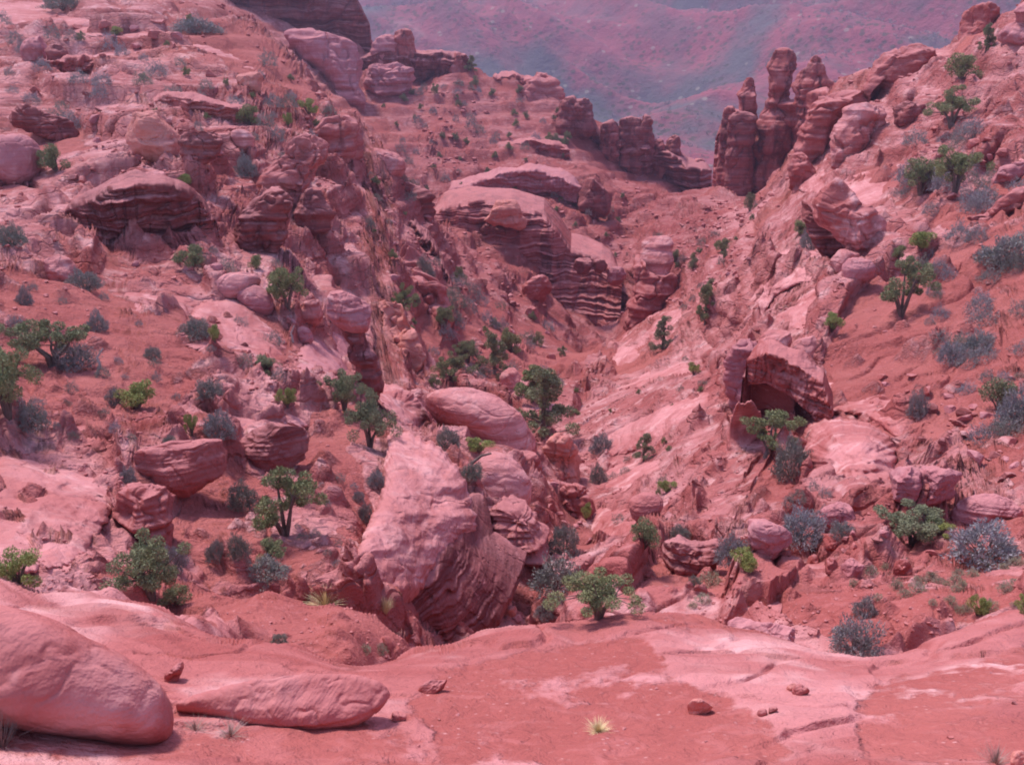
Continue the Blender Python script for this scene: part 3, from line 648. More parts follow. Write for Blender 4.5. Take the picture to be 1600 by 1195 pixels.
# foreground
rk(B, 'large smooth pink boulder leaning in from the bottom left corner of the ledge', '-70 955 0 948 45 955 95 975 145 1000 195 1027 235 1053 260 1080 272 1112 268 1138 245 1156 200 1159 120 1150 50 1142 0 1132 -70 1125', mat='near', T=.42, phi=48, amp=.25, strata=.0, p=2.6, jag=.2, ext=.05)
rk(B, 'long flat wedge shaped slab of pink rock lying beside the big foreground boulder', '273 1102 300 1090 360 1078 430 1068 500 1057 570 1060 612 1078 606 1094 575 1118 540 1135 470 1138 400 1131 330 1119 278 1110', mat='near', T=.3, phi=28, amp=.35, strata=.35, p=3.4, jag=.3, ext=.05)
rk(('stone', 'stone'), 'small brown wedge of rock stuck behind the big foreground boulder', '254 1052 286 1031 289 1040 277 1062 258 1066', T=.5, phi=60, mat='red', cut=4, sm=1)
rk(('stone', 'stone'), 'small squarish tan stone alone on the red foreground soil', '1071 1093 1086 1085 1113 1094 1115 1106 1092 1118 1075 1109', T=.55, phi=45, mat='tan', cut=7, amp=.3, sm=1, strata=.2)
rk(('stone', 'stone'), 'small flat pinkish stone right of the long foreground slab', '607 1117 618 1110 633 1111 637 1119 628 1128 611 1127', T=.4, phi=35, cut=3, sm=1)
rk(('stone', 'stone'), 'thin flat flake of rock on the pale ledge right above the long slab tip', '648 1072 672 1062 706 1061 700 1072 675 1083 655 1081', T=.3, phi=30, mat='red', amp=.5)
rk(('stone', 'stone'), 'tiny stone at the left of the pair on the pale rock streak', '1182 1112 1190 1105 1200 1108 1198 1117 1186 1118', T=.5, phi=40, mat='red', cut=3)
rk(('stone', 'stone'), 'tiny dark stone at the right of the pair on the pale rock streak', '1198 1108 1208 1103 1217 1106 1215 1112 1203 1114', T=.5, phi=40, mat='dark', cut=3)
rk(('stone', 'stone'), 'small red stone, largest of the broken cluster on the pale foreground rock', '1236 1077 1248 1067 1262 1070 1266 1080 1254 1086 1240 1084', T=.5, phi=40, mat='red', cut=4)
rk(('stone', 'stone'), 'tan chip touching the left of the broken cluster on the pale rock', '1228 1072 1240 1066 1246 1070 1238 1078 1230 1078', T=.5, phi=40, mat='tan', cut=3)
rk(('stone', 'stone'), 'white pebble at the bottom right corner beside a dry grass tuft', '1577 1190 1580 1175 1590 1170 1602 1176 1604 1190 1592 1197', T=.5, phi=45, mat='tan', cut=2)
# just past the lip
rk(O_, 'low purple rock outcrop tucked under the foreground lip right of centre', '1112 990 1128 971 1180 968 1232 974 1256 986 1270 1022 1240 1030 1190 1020 1140 1010', T=.45, phi=40, amp=.8, strata=.4, mat='purple', r=4.9, push=0)
rk(B, 'small dark red block, left of three sitting on the pocked slab', '1259 878 1262 868 1275 866 1283 876 1278 889 1264 888', mat='red', T=.5, phi=60, cut=5)
rk(B, 'small reddish block, middle of three sitting on the pocked slab', '1286 882 1290 871 1303 871 1310 882 1305 894 1291 892', mat='red', T=.5, phi=60, cut=5)
rk(B, 'flat angular purple block, right and widest of three on the pocked slab', '1308 885 1320 868 1345 872 1358 885 1345 900 1325 906 1313 897', mat='purple', T=.4, phi=45, cut=6)
rk(B, 'dark red block with a pale top alone on the shelf of orange soil', '1395 890 1397 877 1412 872 1427 880 1428 895 1412 900 1398 898', mat='red', T=.55, phi=60, cut=6)
rk(B, 'dark overhanging boulder under the foot of the long pale ramp', '1018 850 1045 842 1090 850 1132 846 1128 878 1098 893 1058 892 1034 876', mat='dark', T=.45, phi=70, cut=5, p=3)
rk(B, 'round topped boulder with a hollow dark left side in front of the sagebrush row', '1166 822 1180 806 1202 807 1226 824 1240 846 1218 856 1196 864 1174 846', mat='purple', T=.5, phi=65, cut=5)
rk(B, 'pinkish pyramid boulder behind the pocked slab', '1266 806 1300 784 1322 777 1334 793 1337 817 1305 827 1274 828', mat='purple', T=.5, phi=60, cut=7, sm=1)
rk(B, 'small deep red stone at the foot of the pyramid boulder', '1284 850 1288 836 1302 832 1316 845 1314 856 1295 858', mat='red', T=.5, phi=60, cut=5)
rk(B, 'smooth greyish purple boulder at the right edge above the blue sagebrush', '1478 802 1500 780 1550 769 1586 784 1602 802 1592 814 1520 817', mat='purple', T=.35, phi=45, amp=.4)
rk(B, 'angular mauve boulder, left half of the split pair', '1377 752 1390 731 1436 727 1440 778 1402 776', mat='purple', T=.5, phi=65, cut=7, sm=1)
rk(B, 'angular mauve boulder, right half of the split pair', '1432 728 1475 724 1510 745 1496 771 1455 787 1434 778', mat='purple', T=.5, phi=65, cut=8, sm=1)
rk(B, 'small brown block perched on the big rounded nose of rock', '1346 695 1350 684 1368 683 1374 692 1366 703 1350 702', mat='dark', T=.5, phi=70, cut=6, sm=1)
rk(O_, 'rounded boulder cap, left of two above the bedded overhang', '1174 566 1190 520 1215 511 1236 520 1242 546 1222 567 1195 566', T=.55, phi=60, amp=.5)
rk(O_, 'squarish pale boulder cap, right of two above the bedded overhang', '1232 566 1243 524 1270 521 1286 545 1282 562 1252 574', T=.55, phi=60, amp=.5, cut=3)
rk(O_, 'tall knobbly pale buttress left of the alcove', '1138 548 1155 530 1182 528 1190 560 1182 600 1166 645 1142 625 1134 585', T=.5, phi=75, amp=1.1, mat='purple')
rk(B, 'flat oval boulder resting beside a slab below the upper right shelf', '1314 418 1325 405 1352 404 1370 416 1365 430 1335 435 1318 430', T=.45, phi=50, mat='purple', amp=.4)
rk(B, 'rounded pale slab, left neighbour of the flat oval boulder', '1292 412 1308 396 1335 392 1352 402 1330 412 1318 425 1300 426', T=.4, phi=45, amp=.5)
rk(O_, 'stepped ledge with an undercut dark hollow on the right rim', '1262 302 1285 289 1312 296 1342 320 1372 336 1395 345 1380 372 1345 378 1310 362 1290 345 1268 330', T=.35, strata=.9, phi=48)
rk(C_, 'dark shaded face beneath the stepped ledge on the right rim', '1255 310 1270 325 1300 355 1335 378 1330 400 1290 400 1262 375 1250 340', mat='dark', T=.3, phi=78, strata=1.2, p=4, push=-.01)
rk(B, 'dark angular block below the white patch near the upper right skyline', '1390 158 1440 154 1456 166 1449 186 1420 192 1400 199', mat='dark', T=.5, phi=75, cut=7, sm=1)
rk(('stone', 'stone'), 'white rock patch beside the dark angular block near the upper right', '1454 166 1462 158 1476 150 1473 160 1462 168', mat='tan', T=.3, phi=60)
rk(O_, 'arched orange brown outcrop on the right skyline', '1342 172 1352 130 1378 95 1420 80 1462 82 1470 95 1438 112 1420 142 1398 152 1375 130 1358 152', T=.5, phi=62, strata=.6, mat='red')
rk(O_, 'blocky stepped outcrop joining the spires to the right skyline', '1240 245 1245 195 1262 160 1290 142 1330 128 1352 135 1345 170 1312 182 1296 215 1290 245 1262 262', T=.45, phi=68, strata=1.0, mat='red', amp=1.3)
rk(O_, 'pink domes of rock leading down from the arched outcrop', '1292 240 1300 200 1340 160 1390 150 1395 190 1350 230 1310 262', T=.3, phi=50, amp=1.2, strata=.6)
rk(O_, 'orange knob under the blocky stepped outcrop', '1232 275 1238 240 1265 235 1278 260 1265 290 1245 300', T=.5, phi=70, mat='red', amp=1.3)
rk(C_, 'square block of cliff on the top right skyline', '1494 75 1500 20 1528 14 1562 24 1568 45 1550 60 1530 72', T=.5, phi=75, mat='red', p=3.5, cut=3, r=82)
rk(C_, 'purplish cliff corner cut by the top right edge', '1562 60 1580 5 1600 -25 1680 -40 1690 150 1620 160 1585 110', T=.4, phi=72, mat='purple', p=3, strata=.8, r=66)
rk(O_, 'leaning flat slab at the right edge under the cliff corner', '1532 280 1580 256 1630 240 1640 262 1565 292', T=.35, phi=50, mat='purple', cut=3)
rk(O_, 'second leaning slab at the right edge, just below the first', '1525 330 1560 312 1630 285 1640 315 1580 335 1530 345', T=.3, phi=45, mat='red', cut=3)
# spires
s = rk(('rock_spire', 'rock spire'), 'tallest knobbly red spire with an overhanging head', '1172 292 1178 250 1186 205 1193 155 1201 122 1203 88 1214 74 1237 77 1246 90 1241 118 1234 150 1244 172 1236 208 1222 250 1215 292', T=.42, phi=86, r=112, mat='var', strata=.65, amp=1.1, p=2.6, sm=1, push=0, cut=-1, jag=.35, ext=.08)
rk(('rock_spire', 'rock spire'), 'left spire with a small round cap on a thin neck', '1152 295 1150 230 1154 175 1158 150 1157 127 1168 119 1180 122 1183 133 1179 150 1184 175 1190 220 1190 295', T=.45, phi=87, r=116, mat='var', strata=.65, p=2.6, sm=1, push=0, cut=-1, jag=.35, ext=.08)
rk(('rock_spire', 'rock spire'), 'broad flat topped column leftmost of the spire group', '1119 298 1120 250 1123 200 1128 172 1142 165 1150 172 1156 200 1158 250 1156 298', T=.5, phi=88, r=114, mat='var', strata=.7, p=3.4, sm=1, push=0, cut=-1, jag=.35, ext=.08)
rk(('rock_spire', 'rock spire'), 'squat smooth fronted column standing before the capped spire', '1134 300 1136 240 1138 185 1148 175 1172 176 1180 188 1178 240 1176 300', T=.5, phi=88, r=110, mat='dark', strata=.6, p=3.4, sm=1, push=0, cut=-1, jag=.35, ext=.08)
rk(('rock_spire', 'rock spire'), 'ragged short spire right of the tallest one', '1238 215 1243 150 1250 110 1262 101 1274 88 1283 98 1286 122 1296 132 1292 165 1286 215', T=.45, phi=86, r=108, mat='var', strata=.65, amp=1.4, p=2.6, sm=1, push=0, cut=-1, jag=.35, ext=.08)
# left hill
rk(C_, 'sloping bedded apron below the dark red top cliff', '440 50 500 62 562 72 580 110 570 150 540 150 500 110 460 85', T=.25, phi=45, mat='purple', strata=1.0, r=140, push=0)
rk(('rock_spire', 'rock spire'), 'stubby pale topped tower, left one of the upper ridge', '582 112 584 62 598 53 612 54 622 66 626 112', T=.5, phi=85, mat='purple', strata=.8, p=3, sm=1, r=158, cut=-1, jag=.35, ext=.08)
rk(('rock_spire', 'rock spire'), 'stubby tower with a notched crown, right one of the upper ridge', '616 115 614 60 618 48 632 44 645 50 648 75 652 118', T=.5, phi=85, mat='var', strata=.8, p=3, sm=1, r=157, cut=-1, jag=.35, ext=.08)
rk(O_, 'rounded dark red end knob of the upper ridge wall', '700 118 702 92 712 82 726 84 736 98 740 116 720 120', T=.5, phi=80, mat='red', strata=.9, sm=1, r=156)
rk(O_, 'bulging ledges under the stubby ridge towers', '560 140 566 105 590 98 640 105 655 125 640 140 600 145', T=.35, phi=60, mat='purple', strata=1.2, r=148)
rk(B, 'big egg shaped mauve boulder at the left edge', '-25 222 0 214 30 211 58 222 68 245 60 268 35 284 5 284 -25 272', T=.55, phi=65, mat='purple', amp=.3, strata=.1)
rk(O_, 'dark hooded ledge above the egg shaped boulder', '0 172 40 168 90 180 118 196 128 212 100 216 60 208 20 192', T=.35, phi=60, mat='dark', strata=.7)
rk(B, 'rounded dark boulder, left of the pair on the upper left slope', '28 90 30 64 48 52 66 58 76 74 72 93 50 98', T=.5, phi=70, mat='purple')
rk(B, 'rounded dark boulder, right of the pair on the upper left slope', '74 92 74 72 88 68 104 76 113 98 96 106 80 102', T=.5, phi=70, mat='dark')
rk(O_, 'glowing orange pink rock nose in the middle of the left slope', '188 200 205 184 240 178 268 190 286 214 288 228 262 238 240 232 215 225 195 216', T=.35, phi=50, mat='tan', amp=.8)
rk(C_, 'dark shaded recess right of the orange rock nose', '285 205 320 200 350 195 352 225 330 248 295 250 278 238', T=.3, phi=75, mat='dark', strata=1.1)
rk(O_, 'pale cap rock topping the many layered overhang', '190 285 215 272 262 268 284 282 278 300 240 302 200 300', T=.35, phi=45, amp=.8)
rk(B, 'pinkish oval boulder beside a dark bush on the upper left slope', '356 216 366 205 388 206 400 216 396 232 372 234', T=.5, phi=60, amp=.4)
rk(B, 'orange topped knob on the shoulder of the left slope', '368 128 376 112 400 112 412 124 408 144 384 146', T=.5, phi=60, mat='tan')
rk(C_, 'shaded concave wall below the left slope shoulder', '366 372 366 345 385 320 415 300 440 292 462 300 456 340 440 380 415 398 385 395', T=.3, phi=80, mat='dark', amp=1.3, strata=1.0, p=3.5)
rk(O_, 'knobbly overhanging rim above the shaded concave wall', '408 305 420 270 445 232 470 205 500 200 520 225 515 255 480 290 462 318 440 300', T=.4, phi=62, amp=1.4, strata=.8, mat='red')
rk(C_, 'tall red fluted wall right of the knobbly rim', '455 265 470 215 500 180 535 165 556 185 556 225 540 262 510 290 475 290', T=.4, phi=78, mat='red', amp=1.5, strata=.8, r=58)
rk(O_, 'layered dark block in the gully under the fluted wall', '455 330 462 302 490 298 516 312 520 345 490 358 462 352', T=.5, phi=75, mat='dark', strata=1.4)
rk(O_, 'pale humped outcrop standing over the central gully', '563 246 575 234 605 234 626 246 634 262 626 282 602 290 584 276 570 262', T=.5, phi=62, amp=.9, r=64, strata=.4)
rk(C_, 'dark red bedded pillars under the pale humped outcrop', '588 284 632 280 668 292 680 322 676 350 640 352 600 342 585 318', T=.45, phi=82, mat='dark', strata=1.4, p=3, r=65)
rk(O_, 'mushroom shaped cap of pink rock above the central gully', '540 396 545 385 575 380 602 383 604 394 578 408 552 407', T=.5, phi=45, r=47, push=0)
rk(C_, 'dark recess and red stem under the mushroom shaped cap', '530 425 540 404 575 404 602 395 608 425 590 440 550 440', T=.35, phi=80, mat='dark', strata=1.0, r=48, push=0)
rk(O_, 'red bouldery rib descending the centre of the left gully', '600 410 625 385 660 400 690 440 710 500 725 560 700 540 665 500 640 460 612 440', T=.25, phi=45, mat='red', amp=1.6)
rk(O_, 'crumbly orange rib in the left gully below the mushroom cap', '585 440 610 440 640 500 665 560 700 600 670 612 640 590 610 545 592 500', T=.22, phi=42, mat='tan', amp=1.6, strata=.8)
h = empty('hoodoo', cast(560, 598), 'hoodoo with a broad flat grey pink cap on a dark leaning stem', 'hoodoo')
bpy.context.view_layer.update()
hl = np.array(h.location)
for nm, out, kw in (('cap', '503 480 506 462 530 457 562 464 580 476 580 498 562 510 530 502 512 494', dict(mat='purple', T=.45, phi=50, amp=.6)),
                    ('stem', '528 502 568 503 574 520 588 556 602 600 570 604 553 572 543 538', dict(mat='dark', T=.5, phi=82, strata=1.1))):
    o = rock(nm, '', '', out, r=math.hypot(hl[0], hl[1]), push=0 if nm == 'cap' else -.01, parent=None, **kw)
    loc = np.array(o.location); o.parent = h; o.location = Vector(loc-hl)
    for k_ in ('label', 'category'):
        if k_ in o: del o[k_]
rk(B, 'upper of two smooth oval boulders nestled together mid left', '324 453 338 436 368 428 400 431 410 441 388 455 352 463', T=.45, phi=45, amp=.3, strata=.1, mat='pink')
rk(B, 'lower and rounder of two smooth boulders nestled together mid left', '363 462 385 450 406 449 426 464 430 485 402 490 376 480', T=.5, phi=50, amp=.3, strata=.15, mat='purple')
rk(B, 'rounded red boulder below the juniper left of the hoodoo', '453 492 464 470 495 462 506 480 502 499 470 502', T=.5, phi=55, amp=.5)
rk(B, 'small round boulder with a dead twig left of the hoodoo', '457 530 460 516 476 510 490 518 490 532 474 538', T=.55, phi=60, amp=.4, mat='purple')
rk(B, 'dark purplish slanting boulder with a shaded underside mid left', '368 692 396 668 448 652 480 662 484 698 455 720 410 730 382 716', T=.5, phi=62, amp=.5, mat='dark')
rk(O_, 'rounded lip of red rock overhanging the stepped block on the left', '186 722 215 690 270 690 330 676 358 698 354 730 312 750 262 768 232 748', T=.3, phi=48, amp=.5, mat='red')
rk(B, 'stepped red block with layered dark sides standing alone on the left', '180 790 188 756 238 750 277 782 280 812 270 834 240 848 202 848 178 828', T=.5, phi=65, cut=4, strata=1.1, p=3.4, mat='red')
rk(B, 'low pink boulder half buried left of the nestled boulders', '60 408 90 398 122 415 118 436 90 440 62 428', T=.4, phi=45, amp=.5)
# centre
rk(B, 'huge smooth egg shaped boulder lying across the centre', '662 626 680 613 722 611 770 624 812 650 837 682 836 706 812 718 768 702 718 678 680 658', T=.5, phi=50, amp=.25, strata=.22, p=2.3, r=21.5, push=0)
rk(B, 'rounded boulder below the huge egg shaped one', '732 742 744 715 775 704 812 724 832 756 828 782 792 798 755 798 738 772', T=.5, phi=55, amp=.25, strata=.2, r=15.9, push=0)
rk(B, 'red shaded block wedged beneath the huge egg shaped boulder', '790 706 838 700 850 734 846 760 826 752 812 728', T=.45, phi=75, amp=.7, mat='red', r=20.5)
rk(C_, 'rounded bedded red pillar under the lower round boulder', '744 796 790 790 830 770 850 800 852 850 842 886 812 905 780 880 756 848', T=.45, phi=80, mat='red', strata=1.6, amp=.8, p=2.6, r=14.2, push=0)
rk(O_, 'orange bouldery heap at the bottom of the slot', '700 1000 735 925 765 905 790 935 812 975 790 1000', T=.25, phi=50, mat='tan', amp=1.6, r=12.0, push=0)
rk(O_, 'crumbly orange knob beside the drop right of the round boulder', '850 700 868 672 890 680 905 720 898 760 880 745 860 730', T=.4, phi=65, mat='tan', amp=1.6, strata=.8)
rk(O_, 'broken red ledges in the ravine right of the round boulder', '858 745 890 750 925 775 935 800 915 815 880 790 862 775', T=.35, phi=50, mat='red', amp=1.4, strata=.9)
rk(B, 'smooth rounded slab on the right ravine flank above a green bush', '980 790 990 772 1020 768 1040 785 1030 806 992 810', T=.4, phi=50, amp=.3)
# far middle cliffs
rk(O_, 'orange pink cap ledge on the inner wall', '742 340 770 318 820 325 828 345 790 350', T=.4, phi=45, mat='tan', r=81, push=.01)
rk(C_, 'dark square alcove block on the far red slope', '902 330 906 290 926 274 950 284 957 325 940 332', T=.4, phi=82, mat='dark', p=4, strata=.6, r=105, push=0)
rk(O_, 'pale slab with a dark shaded side at the canyon bend', '998 392 1008 370 1046 366 1054 390 1050 420 1036 434 1012 427 1002 410', T=.25, phi=55, r=70, push=0, amp=.4)
rk(C_, 'red crumbling wall under the pale slab at the canyon bend', '985 470 992 420 1000 388 1008 425 1035 434 1050 424 1060 445 1040 475 1005 500 970 512', T=.4, phi=80, mat='red', strata=1.0, amp=1.4, r=69, push=0)
rk(B, 'dark blocks, left of three above the cleft', '895 415 902 403 922 402 930 412 920 422 902 423', T=.5, phi=60, mat='dark', cut=4, r=76)
rk(B, 'dark block, middle of three above the cleft', '924 412 934 402 950 405 950 418 936 424', T=.5, phi=60, mat='dark', cut=4, r=76)
rk(B, 'pale topped block, right of three above the cleft', '948 428 954 416 974 418 980 430 968 442 952 440', T=.5, phi=60, mat='purple', cut=4, r=76)
rk(B, 'angular orange edged block on the ravine slope right of the pines', '812 452 824 436 850 426 864 442 862 462 838 470 820 466', T=.5, phi=60, mat='red', cut=5)
rk(B, 'tilted pale block just under the orange edged block', '818 486 828 478 846 488 842 500 826 498', T=.5, phi=50, cut=5)
rk(B, 'pale pink block lying among bushes on the ravine floor', '780 598 786 580 802 570 814 588 810 602 794 608', T=.5, phi=50, cut=5)
for i, (o, l) in enumerate((('868 215 872 160 884 148 898 150 902 160 918 150 926 168 934 215', 'left block of the far ridge battlements'),
    ('936 268 938 200 948 190 960 186 968 205 968 268', 'narrow leaning tower of the far ridge, second from its left block'),
    ('968 272 968 190 984 182 998 188 1002 198 1004 180 1014 184 1018 215 1018 272', 'widest flat topped tower of the far ridge with a horn on its right'),
    ('1018 275 1017 224 1028 216 1040 220 1042 275', 'short dark stub between the two largest far ridge towers'),
    ('1038 292 1038 222 1046 212 1058 208 1064 218 1064 245 1074 256 1076 292', 'stepped dark tower near the right end of the far ridge'),
    ('1076 302 1074 260 1084 250 1098 248 1104 268 1110 275 1112 302', 'last low tower at the right end of the far ridge'))):
    rk(('rock_tower', 'rock tower'), l, o, T=.5, phi=86, mat='var' if i % 2 else 'dark', strata=1.0, p=3, sm=1, r=140+i*.5, push=0, amp=1.2, cut=-1, jag=.4, ext=.1)
rk(O_, 'pale humps of rock stepping down the far ridge crest', '800 165 805 125 830 115 865 122 880 145 878 180 840 185', T=.3, phi=50, mat='red', strata=1.0, r=148)

band('dark many layered overhang curving across the left slope', '22 398 55 364 105 334 150 314 176 300 215 290 260 296 305 310 340 352', '36 412 100 410 160 416 195 402 225 376 262 384 300 390 322 388 345 378', '33 32 31 30 30.5 31 32', 'dark', dep=2.2, A=.42, cols=.15)
band('shaded red cliff of the inner canyon wall above the black cleft', '672 338 700 326 745 317 800 321 850 338 874 368 892 396 940 412 972 436', '668 372 700 388 745 408 800 420 850 436 880 462 905 494 935 528 968 524', '82 81 80 80 79 78 76', 'var', dep=9, A=.6, cols=.5, batter=.04, bd=16)
band('curved mauve ledge of stacked beds above the inner canyon wall', '690 300 735 292 780 274 830 268 880 280 912 300', '690 318 740 318 790 312 840 304 880 308 915 318', '112 110 109 108 107', 'purple', dep=6, A=.8, cols=.2)
band('low second ledge of beds stepping across the middle hill', '640 262 700 250 760 236 830 222 890 232', '640 278 700 268 760 256 830 244 890 252', '126 127 128 130 130', 'red', dep=5, A=.7, cols=.3)
band('dark fractured wall carrying the towers of the far ridge', '862 190 880 172 905 168 925 196 940 226 968 222 1010 222 1022 240 1045 240 1075 262 1112 268', '866 232 890 240 925 272 960 290 1000 302 1050 308 1112 308', '146 144 142 141 140 140', 'dark', dep=8, A=1.5, cols=1.0)
band('red wall of fused columns behind the tall spires', '1118 215 1140 178 1165 190 1185 205 1200 165 1240 165 1262 150 1290 150 1318 178 1345 170', '1112 300 1150 312 1190 322 1225 318 1255 300 1290 268 1345 240', '118 117 116 112 104 98', 'red', dep=7, A=1.8, cols=1.2)
band('dark red bedded cliff at the very top left of centre', '300 -60 420 -60 520 -55 552 -30 560 10 578 40', '300 0 400 22 460 48 510 62 550 70 582 76', '168 168 167 166', 'dark', dep=14, A=1.8, cols=.4)
band('low crumbling red wall along the ridge right of the stubby towers', '560 96 590 82 650 84 668 82 690 84 706 92 728 88 740 102', '560 124 600 126 650 122 700 120 742 118', '158 157 157', 'dark', dep=6, A=1.3, cols=1.0)
band('layered dark red wall of the slot under the great pale slab', '618 962 655 922 700 874 728 848 752 838 770 830', '640 1004 680 1012 730 1000 780 960 812 900 824 860', '10.4 10.7 11.3 12.2 13.6', 'dark', dep=1.6, A=.13, cols=.2)
band('red stepped wall beneath the pale humps on the left gully side', '640 350 668 372 690 410 706 450 716 486', '625 372 655 400 672 440 690 480 704 500', '60 58 56 54', 'dark', dep=2.5, A=.5, cols=.6)

SL = ('rock_ledge', 'rock ledge')
def dr(label, out, **kw): return drape(SL[0], SL[1], label, out, **kw)
dr('great pale slab sloping down to the slot left of the two centre boulders', '608 668 640 672 680 694 712 726 736 776 752 832 724 848 708 874 654 932 620 962 580 934 545 905 560 850 590 790 605 720', lift=.10, p=4, amp=.3)
dr('smooth pale shoulder of rock left of the huge egg shaped boulder', '552 610 590 596 632 604 662 630 680 672 655 690 612 660 572 635', lift=.05, p=3)
dr('domed pink slab pocked with small holes on the right hand soil shelf', '1126 975 1132 925 1150 898 1205 862 1248 848 1300 852 1345 868 1330 886 1270 892 1235 930 1215 972 1180 985', lift=.05)
dr('cream pink knobbly slab between the two boulder caps and the broad slab', '1195 515 1200 482 1235 455 1290 430 1335 440 1310 475 1295 505 1270 525 1235 522', lift=.04, amp=1.6)
dr('broad pale slab with a dark broken face above the buttress', '1145 465 1162 420 1190 392 1240 380 1292 398 1296 436 1245 446 1214 462 1196 490 1180 518 1158 514', lift=.05, p=4)
dr('great smooth pink slab sweeping to the left edge', '-80 722 40 702 150 716 186 744 180 790 154 834 114 882 60 896 -80 890', lift=.06, p=4, amp=.6)
dr('pink shelf of rock above the great smooth slab', '-80 690 60 662 140 648 180 668 150 700 40 704 -80 714', lift=.03)
dr('pale shelf at the left edge under the mauve egg boulder', '-80 325 20 300 90 308 165 300 190 312 110 338 50 366 15 398 -80 400', lift=.03)
dr('smooth mauve flank of slickrock left of the hoodoo stem', '444 590 462 545 508 518 545 520 556 562 535 606 480 612', lift=.04, mat='purple')
dr('soil capped dome with a whitish rim mid left', '265 525 290 488 330 464 385 462 416 488 430 516 454 542 442 566 405 562 360 546 300 552', lift=.035, amp=.6)
dr('bare pale wash of rock between the soil capped dome and the left cliffs', '170 470 200 450 260 440 310 440 330 462 290 482 240 496 190 492', lift=.02)
dr('mound of pink rock with chalky streaks above the dark boulder', '335 655 350 612 385 583 432 583 466 604 482 650 486 672 440 664 385 684 350 675', lift=.05)
dr('pale tongue of rock below the stepped ledge on the right rim', '1325 375 1365 348 1440 350 1460 368 1428 390 1360 400 1330 394', lift=.03)
dr('sweeping pale slickrock below the arched outcrop on the right rim', '1235 290 1262 262 1310 258 1380 268 1420 300 1400 345 1340 320 1300 300 1262 305', lift=.03)
dr('pale low slab beneath the scraggly leaning tree', '1336 842 1350 812 1372 798 1412 792 1470 798 1478 822 1430 836 1380 848', lift=.03)
dr('pale smooth ramp of rock rising to the shaded alcove', '1045 852 1080 805 1115 768 1132 715 1140 650 1165 615 1195 640 1180 700 1165 745 1160 790 1190 830 1150 852 1095 856', lift=.025, amp=.6)
dr('long pink slickrock flank facing the ravine, upper part', '905 655 930 612 985 575 1050 560 1100 585 1118 640 1080 690 1010 700 950 720 905 700', lift=.03, amp=.9)
dr('long pink slickrock flank facing the ravine, lower part', '905 770 930 735 1000 715 1080 705 1115 730 1090 780 1040 810 985 850 940 860 915 820', lift=.03, amp=.9)
dr('tilted pink slab running down to the ravine head on the right', '935 575 975 520 1030 485 1085 478 1110 510 1060 545 1000 560 960 590', lift=.03)
dr('flat pink shelf on the upper left slope, upper of two', '120 70 200 48 300 50 370 90 420 120 380 150 300 140 220 150 150 130', lift=.02, amp=1.4)
dr('flat pink shelf on the upper left slope, lower of two', '100 130 180 140 270 155 350 150 400 190 360 235 300 225 240 175 150 180', lift=.02, amp=1.4)
dr('pinkish shelf at the top left corner', '-60 10 60 0 180 20 240 40 180 60 60 62 -60 60', lift=.02, amp=1.4)
dr('pale bench curving under the shaded concave wall', '290 330 330 320 362 350 372 395 350 400 330 372 300 352', lift=.02)
band('thin bedded ledge crossing the upper left slope above the orange rock nose', '228 170 262 152 310 156 350 168 392 176 420 200', '240 190 275 182 312 200 350 212 395 210 418 226', '52 50 50 52', 'red', dep=2.5, A=.4, cols=.3)
band('long low ledge of dark beds high on the left slope', '60 100 130 92 200 104 270 96 330 112 380 104', '60 116 130 108 200 120 272 114 330 130 380 124', '66 68 70 70', 'red', dep=2.5, A=.45, cols=.3)
band('dark ledge under the egg shaped boulder at the left edge', '-40 288 20 286 70 292 120 306', '-40 304 20 302 70 312 118 326', '38 38 37', 'dark', dep=1.5, A=.3, cols=.3)
band('shaded band of beds below the nestled oval boulders', '300 445 330 470 372 486 420 492 455 500', '300 456 330 482 372 500 420 508 452 518', '27 26 25', 'red', dep=1, A=.2, cols=.3)
band('dark undercut along the foot of the right rim boulders', '1262 335 1300 362 1335 384 1370 398', '1262 358 1300 388 1335 404 1368 410', '44 42 41', 'dark', dep=1.5, A=.35, cols=.4)
band('thin red cliff line in the middle hill, lower one', '735 372 760 352 790 360', '735 396 760 398 790 400', '83 82 82', 'dark', dep=3, A=.5, cols=.5)
band('stacked ledge on the ridge crest left of the far towers', '770 122 800 118 830 128 862 142 880 160', '770 136 800 136 830 148 862 166 880 184', '155 154 152', 'red', dep=6, A=1.1, cols=.8)

dr('big rounded nose of pale rock beside the shaded alcove', '1247 702 1252 672 1272 655 1322 650 1372 664 1402 700 1400 745 1392 785 1356 806 1312 790 1275 758 1255 730', lift=.14, p=2.5, amp=.5)
dr('lumpy pink shelf behind the rounded nose of rock', '1275 600 1320 590 1390 600 1450 640 1440 680 1400 690 1372 660 1320 645 1285 650', lift=.03, amp=1.5)

band('curved bedded rim of rock hanging over the shaded alcove', '1166 566 1200 554 1245 570 1285 602 1302 650', '1168 596 1198 592 1236 612 1266 640 1286 672', '20.8 20.2 19.6 19.2', 'red', dep=1.0, A=.2, cols=.2, batter=-.03, bd=6)
band('dark layered back wall of the alcove above the leaning juniper', '1160 592 1200 590 1240 612 1270 640', '1158 690 1200 706 1245 702 1274 694', '22 21.6 21', 'dark', dep=1.5, A=.25, cols=.3)
